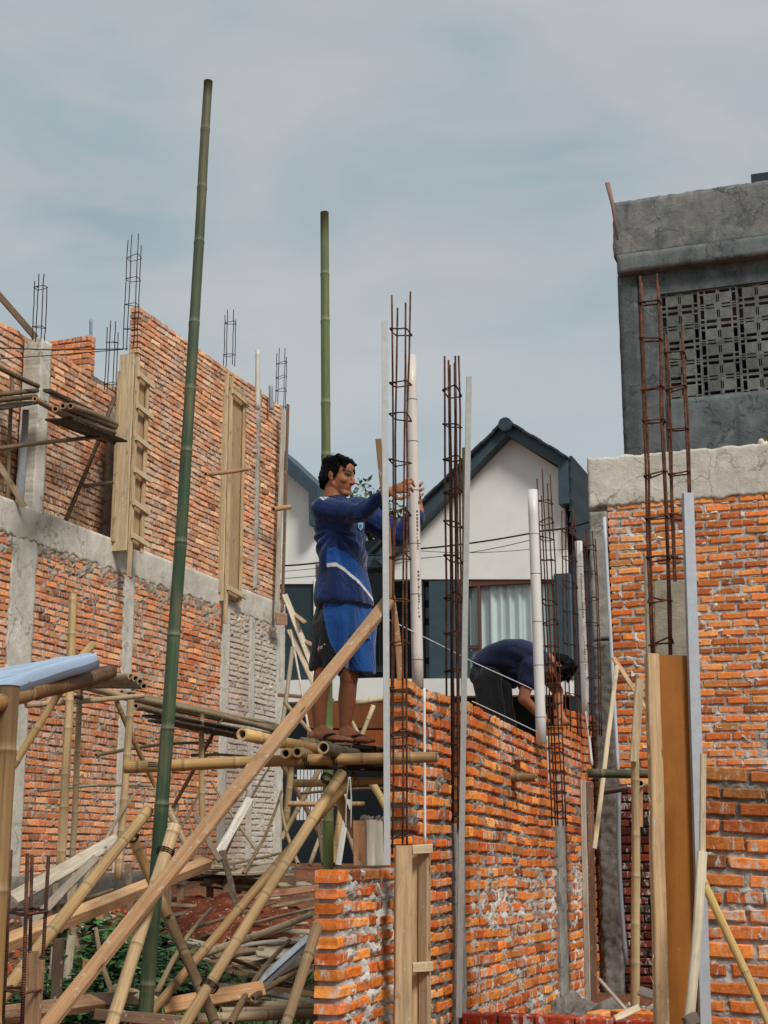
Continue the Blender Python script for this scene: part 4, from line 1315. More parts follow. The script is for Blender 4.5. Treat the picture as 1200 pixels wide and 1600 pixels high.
bam((584, 1102, 15.0), (562, 1158, 15.0), .024, 'white slanting strut right of the far leg', rgb(202, 184, 148))
bam((550, 1128, 15.0), (566, 1160, 14.6), .020, 'short slanting strut touching the white one', rgb(190, 166, 128))
bam((445, 1098, 15.0), (500, 1160, 14.2), .022, 'slanting strut under the left carport pole', rgb(160, 142, 112))
bam((450, 1256, 12.0), (570, 1256, 12.0), .022, 'level lath tied with string low behind the forked props', rgb(180, 140, 100))
bam((536, 1244, 10.5), (521, 1352, 10.0), .030, 'bent bamboo standing behind the green pole base', rgb(186, 148, 96))
bam((580, 1222, 10.0), (606, 1268, 9.6), .026, 'short bamboo slanting right behind the steel channel', rgb(188, 154, 102))
plk((500, 1284, 10.5), (508, 1350, 10.2), .05, .03, 'short brown post stub beside the green pole base', rgb(110, 80, 54))
plk((545, 1250, 9.8), (528, 1352, 9.6), .04, .02, 'whitish lath beside the bent bamboo', rgb(204, 198, 186))

# ---- foreground left: post, sheet roof, thick bamboos
bam((-20, 1640, 4.3), (13, 1072, 4.3), .037, 'big blurred bamboo post at the left edge', rgb(172, 132, 80), rgb(120, 94, 62), .035, inter=.5)
bam((44, 1081, 4.5), (172, 1050, 5.4), .031, 'thick stained bamboo under the corrugated sheet with a ragged open end', rgb(128, 88, 50), rgb(84, 58, 38))
bam((-30, 1106, 4.1), (60, 1080, 4.6), .027, 'bamboo end tied to the post under the corrugated sheet', rgb(170, 124, 66), rgb(120, 84, 48))
def corrugated():
    mb = MB(); A0, A1, B1, B0 = P(-60, 1066, 5.1), P(108, 1036, 5.9), P(156, 1030, 5.0), P(-60, 1103, 4.0)
    nu, nv = 30, 110; g = []
    for i in range(nu + 1):
        row = []
        for j in range(nv + 1):
            u, v = i / nu, j / nv
            p = (A0.lerp(A1, u)).lerp(B0.lerp(B1, u), v)
            up = .026 * sin(v * pi * 2 * 8) + .01 * nz((u * 4, v * 4, 2))
            k = .9 + .2 * nz((u * 3, v * 6, 4))
            row.append(mb.add(p + (UP + V((0, -.5, 0))) * up, mulc(rgb(156, 172, 190), k * (1 + .20 * sin(v * pi * 16) + .12 * nz((u * 2, v * 14, 9))))))  # rib shading put into the colour, plus random dirt streaks
        g.append(row)
    for i in range(nu):
        for j in range(nv): mb.face((g[i][j], g[i + 1][j], g[i + 1][j + 1], g[i][j + 1]))
    tag(mb.build('corrugated_sheet', MT['paint'], loc=A0), 'pale blue corrugated roofing sheet at the left edge', 'roofing sheet')
corrugated()
plk((104, 1040, 5.5), (124, 1038, 5.6), .07, .015, 'small pale wooden block on the corrugated sheet end', rgb(204, 170, 120), face=V((0, -1, .2)))
bam((122, 1034, 6.2), (144, 1008, 6.6), .020, 'short bamboo stub sticking up behind the corrugated sheet', rgb(196, 160, 100))

# ---- stakes in the greenery
for i, (x0, y0, x1, y1, Y, w, c, s) in enumerate((
        (86, 1620, 92, 1466, 7.0, .05, rgb(92, 72, 52), 'dark square stake in front of the shrubs'),
        (134, 1540, 138, 1500, 7.8, .05, rgb(214, 150, 70), 'short orange stake among the shrubs'),
        (150, 1484, 158, 1412, 9.4, .05, rgb(190, 152, 100), 'upright pale stake reaching up to the squared beam'),
        (104, 1530, 112, 1462, 8.2, .045, rgb(196, 178, 146), 'whitish round stake in the shrub'),
        (130, 1520, 106, 1420, 8.6, .03, rgb(150, 122, 82), 'thin slanting stake in the shrub'),
        (88, 1440, 87, 1380, 9.0, .04, rgb(140, 124, 100), 'grey stake under the pale weathered board'),
        (112, 1420, 114, 1376, 9.8, .06, rgb(170, 150, 118), 'stub post below the ledge left of the beam'),
        (80, 1530, 84, 1480, 7.6, .03, rgb(196, 182, 156), 'narrow white stake beside the dark square stake'),
        (205, 1450, 200, 1350, 9.6, .04, rgb(136, 108, 78), 'thin stake left of the green pole above the shrubs'))):
    plk((x0, y0, Y), (x1, y1, Y), w, w * .8, s, c, name='timber_stake', cat='stake', rough=.006)

# ---- trestle of offcuts along the base of the left house
def trestle():
    c = P(380, 1420, 12.6)
    root = thing('timber_trestle', 'rough low trestle of stub posts loaded with old planks along the house base', 'trestle', (c.x, c.y, ground_z(c.x, c.y)))
    R = random.Random(8)
    for i, (x, y0, y1, Y) in enumerate(((282, 1418, 1382, 11.8), (328, 1416, 1380, 12.2), (354, 1424, 1372, 12.2), (362, 1400, 1350, 12.4), (372, 1400, 1360, 12.8), (458, 1392, 1362, 13.6), (262, 1410, 1378, 11.6))):
        mb = MB(); plank_mb(mb, P(x, y0 + 12, Y), P(x, y1, Y), .055, .05, V((0, -1, 0)), rgb(134, 102, 70), seed=i); mb.build('leg', MT['wood'], root)
    for i in range(16):
        y = 1352 + i * 1.9 + R.uniform(-2, 2)
        x0 = R.uniform(250, 330); x1 = x0 + R.uniform(80, 170)
        mb = MB(); plank_mb(mb, P(x0, y + R.uniform(-2, 6), 11.6 + R.random()), P(min(x1, 500), y + R.uniform(-5, 4), 13.2 + R.random()), R.uniform(.06, .16), .025, V((R.uniform(-.2, .2), -.5, 1)),
                            mulc(R.choice([rgb(150, 132, 108), rgb(176, 154, 122), rgb(120, 98, 74), rgb(196, 182, 156)]), R.uniform(.7, 1.1)), bend=R.uniform(-.06, .06), rough=.012, seed=i)
        mb.build('plank', MT['wood'], root)
trestle()

# ---- the scrap heap: loose offcuts
def heap():
    R = random.Random(21)
    G = 'scrap timber heap'
    for i in range(165):
        if i % 11 < 7:
            px = R.uniform(395, 500); Yc = R.uniform(6.9, 11.0); 
        else:
            px = R.uniform(225, 420); Yc = R.uniform(6.7, 7.6)
        c = V(((px - 600) / F * Yc / 1.0, Yc, 0)); c.z = ground_z(c.x, c.y) + R.uniform(.0, .16 if i % 11 < 7 else .06)
        if Yc > 9.2: c.z = ground_z(c.x, c.y) + R.uniform(0, .06)
        a = R.gauss(.25, .6) if R.random() < .7 else R.uniform(0, pi)
        ln = R.uniform(.2, 1.0) if R.random() < .8 else R.uniform(.9, 1.7); d = V((cos(a), sin(a), R.gauss(0, .14))) * ln / 2
        w = R.choice((R.uniform(.02, .05), R.uniform(.03, .10)))
        col = mulc(R.choice([rgb(176, 156, 124), rgb(150, 128, 98), rgb(196, 176, 142), rgb(120, 94, 66), rgb(186, 128, 72), rgb(160, 150, 134)]), R.uniform(.6, 1.1))
        mb = MB()
        plank_mb(mb, c - d, c + d, w, R.uniform(.012, .035), V((R.gauss(0, .4), -.5, 1)), col, bend=R.gauss(0, .03), rough=.012, seed=i)
        tag(mb.build('timber_offcut', MT['wood'], loc=c), 'loose weathered offcut lying in the scrap heap left of the low brick wall', 'offcut', G)
    for i, (a, b, r, s) in enumerate((((306, 1592, 6.9), (494, 1584, 7.3), .024, 'lowest'), ((345, 1580, 7.1), (490, 1576, 7.4), .018, 'middle'), ((350, 1570, 7.3), (486, 1572, 7.6), .020, 'upper'))):
        bam(a, b, r, s + ' of three grey bamboos lying level at the bottom of the scrap heap', rgb(176, 158, 128), rgb(130, 112, 88))
    bam((180, 1545, 7.3), (262, 1570, 7.1), .026, 'pale bamboo lying in the weeds behind the timber brace', rgb(206, 184, 136))
    plk((-20, 1590, 6.4), (190, 1560, 7.4), .09, .04, 'orange-brown plank lying on the ground at the bottom left', rgb(162, 116, 74), face=V((0, -.8, .6)))
    plk((130, 1562, 7.2), (262, 1560, 7.2), .06, .03, 'dark plank on edge at the foot of the timber brace', rgb(96, 76, 58))
    plk((150, 1585, 6.9), (300, 1598, 6.7), .05, .03, 'reddish plank on the ground between the props', rgb(140, 104, 74))
    for i in range(60):                       # long scraps dragged over the slope towards the trestle
        px = R.uniform(300, 495); Yc = R.uniform(8.8, 12.6); c = V(((px - 600) / F * Yc, Yc, 0)); c.z = ground_z(c.x, c.y) + R.uniform(.02, .12)
        a = R.gauss(.35, .5); ln = R.uniform(.3, 1.3); d = V((cos(a), sin(a), R.gauss(.03, .10))) * ln / 2
        mb = MB(); plank_mb(mb, c - d, c + d, R.uniform(.02, .07), R.uniform(.012, .03), V((R.gauss(0, .4), -.6, 1)), mulc(R.choice([rgb(186, 166, 134), rgb(150, 128, 98), rgb(206, 190, 160), rgb(130, 104, 76)]), R.uniform(.6, 1.1)), bend=R.gauss(0, .03), rough=.01, seed=i + 300)
        tag(mb.build('timber_offcut', MT['wood'], loc=c), 'weathered strip of scrap wood strewn on the slope between the heap and the trestle', 'offcut', 'scrap strips on the slope')
    for i in range(70):                       # sticks on the bare soil
        px = R.uniform(300, 490); Yc = R.uniform(8.5, 13); c = V(((px - 600) / F * Yc, Yc, 0)); c.z = ground_z(c.x, c.y) + .015
        a = R.gauss(.3, .4); d = V((cos(a), sin(a), R.gauss(0, .03))) * R.uniform(.08, .35)
        mb = MB(); tube(mb, [c - d, c + V((0, 0, .02)), c + d], [.008, .009, .006], 5, mulc(rgb(176, 154, 120), R.uniform(.6, 1.2)))
        tag(mb.build('stick', MT['plain'], loc=c), 'thin dry stick lying on the bare soil behind the scrap heap', 'stick', 'dry sticks on the soil')
heap()

# ================================================================= REBAR
IRON = (1, 1, 1, 1)
def cage(px_b, py_b, px_t, py_t, Y, su, sv, label, n_st=8, r=.0055, extra=(), tops=None, dr=0, nbar=4, st_range=(.03, .93), seed=1, tie=True, bright=1.0, Yt=None, bow=.008):
    R = random.Random(seed)
    p0, p1 = P(px_b, py_b, Y), P(px_t, py_t, Yt or Y)
    root = thing('rebar_cage', label, 'rebar cage', p0, 'rebar column cages')
    ax = (p1 - p0); H = ax.length; axn = ax.normalized()
    tops = tops or [0, 0, 0, 0]
    offs = [(-1, -1), (1, -1), (1, 1), (-1, 1)]
    for i, (a, b) in enumerate(offs):
        mb = MB()
        o = W_ * (a * sv / 2) + U * (b * su / 2)
        e = p0 + o + axn * (H + tops[i])
        w = V((R.gauss(0, bow), R.gauss(0, bow), 0))
        pts = [p0 + o + axn * ((H + tops[i]) * k / 8) + w * sin(pi * k / 8) + V((R.gauss(0, .002), 0, 0)) for k in range(9)]
        tube(mb, pts, r, 7, gray(R.uniform(.8, 1.15) * bright)); mb.build('bar', MT['rust'], root)
    for o2, t2 in extra:
        mb = MB(); o = W_ * o2[0] + U * o2[1]
        tube(mb, [p0 + o, p0 + o + axn * (H + t2) * .5 + V((.005, 0, 0)), p0 + o + axn * (H + t2)], r, 7, gray(.95 * bright)); mb.build('bar', MT['rust'], root)
    for k in range(n_st):
        t = st_range[0] + (st_range[1] - st_range[0]) * (k + R.uniform(-.12, .12)) / max(1, n_st - 1)
        c = p0 + axn * (H * t)
        h1, h2 = sv / 2 + r * 1.6, su / 2 + r * 1.6
        tl = [R.gauss(0, .012) for _ in range(4)]
        q = [c + W_ * (-h1) + U * (-h2) + UP * tl[0], c + W_ * h1 + U * (-h2) + UP * tl[1], c + W_ * h1 + U * h2 + UP * tl[2], c + W_ * (-h1) + U * h2 + UP * tl[3]]
        mb = MB(); hook = q[0] + W_ * .03 + U * .03 + UP * .004
        loop = []
        for i in range(4):
            a, b = q[i], q[(i + 1) % 4]
            loop += [a.lerp(b, .06), a.lerp(b, .5) + UP * R.gauss(0, .002), a.lerp(b, .94)]
        loop += [loop[0] + UP * .004, hook]
        tube(mb, loop, r * .72, 6, gray(R.uniform(.7, 1.1) * bright))
        if tie:
            for i in range(4):
                cc = q[i] + (c - q[i]) * .1
                tube(mb, [cc + W_ * -.008 + UP * .006, cc + U * -.01, cc + W_ * .008 - UP * .006], .0022, 4, gray(.5))
        mb.build('stirrup', MT['rust'], root)
    return root
cage(621, 1335, 627, 470, 7.02, .08, .074, 'rusty rebar cage gripped by the standing man, in front of the brick wall end', 12, .0050, tops=[.02, -.03, .06, -.02], seed=2, bright=1.0, Yt=7.02)
cage(712, 1300, 706, 560, 8.22, .11, .062, 'dense dark rebar cage with many bars left of the taller steel channel', 13, .0062, extra=(((-.012, -.03), -.02), ((.016, .02), .02)), tops=[.0, -.05, .03, -.02], seed=3, bright=.8)
cage(874, 1290, 850, 750, 10.0, .10, .075, 'slender rebar cage beside the white pipe in front of the bending worker', 16, .005, extra=(((-.01, .0), .08),), tops=[.0, -.04, .05, -.1], seed=4, bright=.8)
cage(897, 1150, 888, 800, 11.2, .12, .08, 'short rebar cage behind the bending worker, before the dark shutter', 8, .005, seed=5, bright=.8, tops=[0, .02, -.03, .04])
cage(931, 1150, 921, 835, 11.85, .10, .075, 'thin rebar cage standing against the pale concrete column edge', 8, .005, seed=6, bright=.75, tops=[0, .02, -.03, .05])
cage(1034, 1030, 1014, 432, 6.62, .045, .082, 'taller front rusty rebar cage rising out of the orange plywood column mould', 9, .0062, tops=[0, .0, -.05, -.02], seed=7, bright=1.15, Yt=6.62)
cage(1071, 1020, 1054, 522, 6.98, .045, .082, 'shorter rusty rebar cage just behind the taller one in the orange plywood mould', 8, .0058, tops=[0, .04, -.05, -.03], seed=8, bright=1.1)
def cage_left(px, pb, pt, label, seed, w=.10, n=4, Y=None):
    pl = LP
    b = pl.hit(px, pb)
    cage(px, pb, px + (pb - pt) * .045 * (1 if px < 300 else .6), pt, b.y + .05, w * .6, w, label, n, .0055, seed=seed, bright=.6, tops=[0, .06, -.05, .1], tie=False, bow=.002, st_range=(.15, .85))
cage_left(203, 545, 376, 'tall thin starter bars above the near edge of the left house upper wall', 11, .13, 4)
cage_left(60, 532, 440, 'starter bars on the concrete column top at far left', 12, .10, 2)
cage_left(172, 610, 512, 'starter bars over the recessed brick wall of the left house', 13, .10, 2)
cage_left(358, 572, 493, 'starter bars over the second column mould of the left house', 14, .12, 2)
cage_left(438, 650, 552, 'starter bars at the far corner of the left house', 15, .12, 4)
def near_cage():
    root = thing('rebar_cage', 'rusty rebar cage with wood scraps at the bottom left corner of the picture', 'rebar cage', P(35, 1640, 5.0), 'rebar column cages')
    bars = [((2, 1640, 4.9), (17, 1328, 4.9)), ((33, 1640, 4.75), (43, 1333, 4.75)), ((42, 1640, 5.2), (50, 1335, 5.2)), ((58, 1640, 5.05), (76, 1337, 5.05))]
    for a, b in bars:
        mb = MB(); tube(mb, [P(*a), P((a[0] + b[0]) / 2 + .7, (a[1] + b[1]) / 2, a[2]), P(*b)], .0065, 8, gray(.95)); mb.build('bar', MT['rust'], root)
    for y, c in ((1424, .9), (1546, 1.3)):
        def at(i):
            a, b = bars[i]; t = (1640 - y) / (a[1] - b[1]); return P(a[0] + (b[0] - a[0]) * t, y, a[2])
        q = [at(0) + V((-.012, 0, 0)), at(1) + V((.0, -.012, -.01)), at(3) + V((.012, 0, 0)), at(2) + V((0, .012, .01))]
        mb = MB(); lp = []
        for i in range(4):
            A_, B_ = q[i], q[(i + 1) % 4]; lp += [A_.lerp(B_, .08), A_.lerp(B_, .92)]
        tube(mb, lp + [lp[0], lp[0] + V((.03, .02, .01))], .0052, 6, gray(c)); mb.build('stirrup', MT['rust'], root)
    for i, (x0, x1, yt) in enumerate(((42, 46, 1490), (52, 54, 1486), (60, 63, 1500))):
        mb = MB(); plank_mb(mb, P(x0 - 4, 1640, 4.95 + .03 * i), P(x1, yt, 4.95 + .03 * i), .034, .02, V((.2, -1, 0)), rgb(150, 108, 66), rough=.02, seed=i)
        tag(mb.build('timber_offcut', MT['wood'], loc=P(x0, 1640, 4.95)), ['left', 'middle', 'right'][i] + ' split wood sliver standing inside the corner rebar cage', 'offcut')
near_cage()

# ================================================================= PIPES AND CHANNELS
def pipe(a, b, r, label, col=rgb(214, 208, 198), ringsat=(), name='pvc_pipe', mat='pvc', cat='pipe', marks=(), n=18, bowv=(0, 0, 0)):
    p0, p1 = P(*a), P(*b); mb = MB()
    root = None
    pts = [p0.lerp(p1, k / 10) + V(bowv) * sin(pi * k / 10) for k in range(11)]
    cols = [mulc(col, .95 + .1 * nz((k * .7, r * 90, 3))) for k in range(11)]
    if not marks and not ringsat:
        tube(mb, pts, r, n, col, cols=cols)
        return tag(mb.build(name, MT[mat], loc=p0), label, cat)
    root = thing(name, label, cat, p0)
    tube(mb, pts, r, n, col, cols=cols); mb.build('pipe_body', MT[mat], root)
    d = (p1 - p0)
    for t in ringsat:
        c = p0 + d * t; m2 = MB()
        tube(m2, [c - d.normalized() * .0025, c + d.normalized() * .0025], r * 1.02, n, rgb(110, 104, 96), cap=False); m2.build('printed_ring', MT['plain'], root)
    R = random.Random(5)
    for t0, t1, ang in marks:
        m2 = MB(); L_ = (t1 - t0) * d.length; s = t0 * d.length; dn = d.normalized()
        x, y = frame(dn)
        front = V((0, -1, 0)); front = (front - dn * front.dot(dn)).normalized(); side = dn.cross(front)
        nd = front * cos(ang) + side * sin(ang); tg = dn.cross(nd)
        while s < t1 * d.length:
            l = R.uniform(.008, .018)
            c = p0 + dn * (s + l / 2) + nd * (r + .0008)
            w = R.uniform(.004, .007)
            for q in range(R.choice((1, 2, 2))):
                cc = c + tg * (q * .006 - .003)
                i = [m2.add(cc + tg * sx * .0022 + dn * sy * l * .42, rgb(70, 40, 36)) for sx, sy in ((-1, -1), (1, -1), (1, 1), (-1, 1))]
                m2.face(i, False)
            s += l + R.uniform(.003, .008)
        m2.build('printed_lettering', MT['plain'], root)
    return root
pipe((653, 1075, 7.66), (642, 556, 7.66), .031, 'white pipe held by the fingers of the standing man behind the rebar cage', rgb(216, 206, 196), [.08, .27, .42, .58, .73, .86], marks=((.20, .34, .5), (.40, .52, .5)))
pipe((846, 1162, 9.95), (832, 766, 9.95), .036, 'white pipe in front of the shoulders of the bending worker', rgb(222, 220, 214), [.10, .30, .47, .66, .82])
pipe((916, 1118, 11.9), (904, 846, 11.9), .032, 'white pipe standing right of the bending worker by the concrete column', rgb(222, 218, 212), [.3, .6, .85], marks=((.2, .45, .2), (.55, .8, .2)))
pipe((925, 1196, 11.8), (916, 1112, 11.85), .012, 'thin white conduit below the pipe by the concrete column', rgb(226, 224, 220))
pipe((664, 1325, 7.36), (663, 1075, 7.36), .007, 'thin white conduit let into the brick wall behind the rebar cage', rgb(226, 222, 214))
pipe((858, 1226, 9.98), (855, 1150, 9.98), .010, 'thin white conduit set in the brickwork under the second white pipe', rgb(226, 222, 214))
pipe((402, 640, 17.6), (403, 547, 17.6), .032, 'cream pipe sticking up above the left house wall', rgb(206, 202, 190))
pipe((424, 640, 18.6), (423, 603, 18.6), .03, 'short grey pipe stub above the left house wall', rgb(150, 156, 158))
pipe((142, 540, 17), (142, 500, 17), .02, 'faint grey conduit above the stub gable', rgb(136, 146, 152))
pipe((967, 1226, 11.6), (944, 808, 11.6), .014, 'slim pale blue conduit leaning on the cross wall at its left end', rgb(196, 202, 208))
pipe((979, 1508, 10.2), (967, 1238, 10.4), .016, 'grey plastic pipe hanging in the dark recess', rgb(120, 122, 126), bowv=(-.02, 0, 0))
pipe((935, 1238, 9.6), (980, 1231, 9.6), .022, 'dark rusty pipe lying level under the mossy bamboo', rgb(66, 48, 40))

def channel(a, b, w, dpt, label, col=rgb(160, 166, 172), face=None):
    p0, p1 = P(*a), P(*b); d = (p1 - p0).normalized(); f = V(face or (.0, -1, 0)); f = (f - d * f.dot(d)).normalized(); s = d.cross(f)
    mb = MB(); t = .0025
    m = (p0 + p1) / 2; h = (p1 - p0) / 2
    cbox(mb, m, s * (w / 2), f * t, h, .001, col)
    cbox(mb, m + s * (w / 2 - t) - f * (dpt / 2), s * t, f * (dpt / 2 - t - .0005), h, .001, mulc(col, .92))
    cbox(mb, m - s * (w / 2 - t) - f * (dpt / 2), s * t, f * (dpt / 2 - t - .0005), h, .001, mulc(col, .92))
    return tag(mb.build('steel_channel', MT['galv'], loc=p0), label, 'steel channel')
channel((605, 1352, 6.93), (601, 501, 6.93), .031, .03, 'galvanised steel channel standing in front of the arm of the man', rgb(188, 188, 186))
channel((717, 1590, 8.02), (733, 588, 8.02), .032, .03, 'taller galvanised steel channel beside the dense dark cage', rgb(172, 172, 168))
channel((1104, 1625, 6.46), (1076, 770, 6.46), .048, .035, 'pale blue-white channel upright beside the orange plywood', rgb(178, 182, 186), (.1, -1, 0))
bam((722, 1290, 8.4), (725, 700, 8.4), .013, 'mossy thin pole behind the taller steel channel', rgb(112, 104, 62), rgb(86, 78, 54), ring=.5)
plk((626, 1062, 7.25), (591, 686, 7.25), .030, .012, 'brown lath slanting up behind the steel channel and the rebar cage', rgb(160, 112, 62), rough=.012)

# ================================================================= FORMWORK ON THE WALLS
def form_left(pxl, pxc, pxr, pyt, pyb, label, seed, dep, cl=6):
    pl = Plane(LP.p + LP.n * dep, U)
    root = thing('column_formwork', label, 'formwork', pl.hit(pxc, pyb), 'column moulds on the left house')
    pm = (pyt + pyb) / 2
    a0 = A(pl, pxc, pm); a1 = A(pl, pxr, pm)
    zt, zb = pl.sz(pxc, pyt)[1], pl.sz(pxc, pyb)[1]
    w = a1 - a0
    def up(name, a, d, wd, t, z0, z1, face, c, s):
        mb = MB(); plank_mb(mb, pl.at(a, z0, d), pl.at(a, z1, d), wd, t, face, c, rough=.006, seed=s); mb.build(name, MT['wood'], root)
    half = dep / 2
    up('side_board', a0, -half, dep - .01, .024, zb, zt, -U, rgb(210, 186, 142), seed)
    up('side_batten', a0 - .03, -half * 1.7, .05, .03, zb + .1, zt - .2, -U, rgb(196, 168, 122), seed + 9)
    up('stud', a0 + .03, .018, .05, .035, zb - .28, zt - .04, W_, rgb(206, 176, 126), seed + 1)
    up('face_board', (a0 + a1) / 2, -.022, w - .02, .022, zb + .05, zt - .12, W_, rgb(186, 148, 98), seed + 2)
    up('stud', a1 - .03, .016, .05, .03, zb + .02, zt - .15, W_, rgb(206, 172, 120), seed + 3)
    for i in range(cl):
        z = zb + .14 + (zt - zb - .40) * i / max(1, cl - 1)
        mb = MB(); plank_mb(mb, pl.at(a0 + .0, z + .02, .052), pl.at(a1 + .05, z - .02, .050), .06, .026, W_, rgb(214, 190, 146), seed=seed + i); mb.build('cleat', MT['wood'], root)
    return root
form_left(179, 205, 227, 548, 862, 'tall timber column mould with cleats at the near edge of the upper left wall', 1, .19)
form_left(347, 354, 379, 580, 940, 'second timber column mould halfway along the upper left wall', 5, .07, cl=2)
plk((432, 968, 18.9), (443, 640, 18.9), .10, .03, 'weathered edge board at the far corner of the upper left wall', rgb(196, 186, 166), face=W_)
plk((441, 955, 19.2), (450, 632, 19.2), .05, .03, 'thin dark batten beside the weathered edge board', rgb(128, 98, 72), face=W_)
plk((431, 966, 18.7), (448, 968, 18.9), .16, .02, 'square brown block at the beam end of the left house', rgb(170, 130, 90), face=W_ - U * .5)
bam((321, 741, 15.0), (387, 733, 16.3), .025, 'short bamboo putlog crossing the second column mould', rgb(176, 130, 90))
bam((427, 796, 18.3), (453, 792, 18.6), .035, 'bamboo stub poking out at the far wall corner', rgb(186, 140, 98))
def form_wall():
    c = P(645, 1600, 6.92)
    root = thing('column_formwork', 'open timber column mould with two cleats on the face of the new wall', 'formwork', c)
    Y = 6.98
    for x0, x1, w, dY, cc, f in ((629, 630, .078, -.02, rgb(196, 158, 108), V((.25, -1, 0))), (664, 663, .052, .10, rgb(182, 146, 100), V((-.6, -1, 0)))):
        mb = MB(); plank_mb(mb, P(x0, 1660, Y + dY), P(x1, 1321, Y + dY), w, .034, f, cc, rough=.004, seed=int(x0)); mb.build('stud', MT['wood'], root)
    mb = MB(); plank_mb(mb, P(647, 1660, Y + .12), P(648, 1332, Y + .12), .052, .02, V((0, -1, 0)), rgb(206, 166, 112), seed=4); mb.build('back_board', MT['wood'], root)
    for y in (1327, 1511):
        mb = MB(); plank_mb(mb, P(641, y + 1, Y + .0), P(672, y - 1, Y + .08), .044, .04, V((0, -1, 0)), rgb(206, 176, 130), seed=y); mb.build('cleat', MT['wood'], root)
form_wall()
def upright_boards():
    root = thing('timber_block', 'cement-stained upright board block standing on the low brick wall', 'block', P(576, 1352, 7.25))
    mb = MB(); plank_mb(mb, P(562, 1352, 7.15), P(561, 1282, 7.15), .058, .03, V((-.2, -1, 0)), rgb(190, 128, 72), seed=3); mb.build('brown_board', MT['wood'], root)
    mb = MB(); plank_mb(mb, P(585, 1352, 7.2), P(584, 1281, 7.2), .085, .05, V((.2, -1, 0)), rgb(206, 196, 176), rough=.006, seed=5); mb.build('white_board', MT['wood'], root)
    mb = MB()
    R = random.Random(3)
    for i in range(10):
        x = R.uniform(566, 600); p = P(x, 1280 - R.uniform(-2, 3), 7.2)
        cbox(mb, p, V((R.uniform(.008, .02), 0, .004)), V((0, R.uniform(.01, .03), 0)), V((.003, 0, R.uniform(.006, .014))), .005, (.8, .8, .78, 1))
    mb.build('mortar_crumbs', MT['mortarG'], root)
upright_boards()
def column_mould():
    root = thing('column_formwork', 'upright column mould of orange plywood with a rough pale edge board at right', 'formwork', P(1050, 1640, 6.5))
    mb = MB(); p0, p1 = P(1070, 1660, 6.5), P(1054, 1024, 6.5)
    plank_mb(mb, p0, p1, .155, .016, V((0.05, -1, 0)), rgb(156, 98, 38), seed=2); mb.build('plywood_face', MT['ply'], root)
    mb = MB(); plank_mb(mb, P(1036, 1660, 6.42), P(1018, 1022, 6.42), .056, .05, V((.15, -1, 0)), rgb(206, 166, 112), rough=.006, seed=7); mb.build('edge_board', MT['wood'], root)
    # splinters on the board edge
    R = random.Random(6); mb = MB()
    for i in range(12):
        y = R.uniform(1150, 1580); t = (1660 - y) / 638; x = 1036 - 18 * t + R.choice((-10, 10.5))
        p = P(x, y, 6.40); d = V((R.gauss(0, .4) * .5, 0, R.choice((-1, 1)))).normalized()
        tube(mb, [p, p + d * R.uniform(.03, .09)], [.0022, .0008], 4, rgb(206, 180, 138))
    mb.build('splinters', MT['wood'], root)
column_mould()
def grey_board():
    mb = MB(); plank_mb(mb, P(1049, 1030, 6.85), P(1046, 909, 6.85), .155, .02, V((0, -1, 0)), (1, .93, .8, 1))
    tag(mb.build('grey_board', MT['concG'], loc=P(1049, 1030, 6.85)), 'grey cement-caked board behind the big rusty cage', 'board')
grey_board()
plk((1013, 1030, 6.78), (1009, 868, 6.78), .022, .02, 'pale lath left of the grey cement-caked board', rgb(196, 178, 146))
plk((1076, 1600, 6.22), (1097, 1330, 6.25), .040, .022, 'lower half of the pale lath leaning against the blue-white channel', rgb(222, 206, 172), bend=.02)
plk((1097, 1345, 6.27), (1099, 1178, 6.28), .026, .018, 'upper half of the pale lath leaning against the blue-white channel', rgb(214, 190, 148))
plk((1076, 1586, 6.17), (1082, 1600, 6.17), .06, .05, 'grey block at the foot of the pale lath', rgb(120, 104, 88))
bam((1096, 1372, 6.25), (1212, 1622, 6.05), .018, 'split yellow bamboo sloping down to the lower right corner', rgb(214, 182, 112), rgb(196, 160, 96), inter=.5)
# ---- recess between the new wall and the mould
plk((989, 1640, 8.4), (991, 1170, 8.4), .002, .002, 'hairline wire beside the upright bamboo of the recess', rgb(90, 80, 70), rough=0)
bam((990, 1650, 8.5), (992, 1176, 8.5), .027, 'pale bamboo upright standing in the recess before the plywood mould', rgb(206, 182, 136), rgb(176, 150, 108), .024)
plk((991, 1190, 8.45), (1000, 1060, 8.45), .05, .02, 'flat pale board above the upright bamboo of the recess', rgb(206, 178, 132))
bam((918, 1208, 9.2), (1016, 1210, 9.2), .029, 'mossy dark green bamboo lying level across the recess', rgb(62, 72, 44), rgb(42, 46, 34))
bam((1001, 1224, 8.7), (1016, 1224, 9.6), .022, 'cut bamboo end just under the mossy bamboo', rgb(190, 158, 104))
plk((1001, 1292, 8.8), (1001, 1232, 8.8), .03, .02, 'short hanging lath under the cut bamboo end', rgb(196, 140, 86))
plk((929, 1326, 9.4), (964, 1040, 9.8), .030, .016, 'thin lath leaning left beside the pale blue conduit', rgb(214, 192, 150))
plk((959, 1028, 11.0), (1013, 1112, 10.4), .035, .018, 'thin lath slanting down right behind the flat pale board', rgb(196, 152, 98))
plk((919, 1562, 10.6), (911, 1218, 10.6), .042, .03, 'whitish edge of the board mould at the end of the new wall', rgb(196, 184, 164), face=-U)
plk((928, 1562, 10.6), (921, 1222, 10.6), .05, .03, 'dark brown board beside the whitish one at the end of the new wall', rgb(128, 84, 54), face=V((0, -1, 0)))
plk((936, 1530, 9.4), (978, 1578, 8.8), .025, .015, 'thin whitish lath fallen in the corner of the recess', rgb(186, 176, 158))
plk((960, 1592, 7.9), (998, 1574, 8.0), .035, .015, 'split pale lath lying over the knee-high bricks', rgb(226, 206, 170))
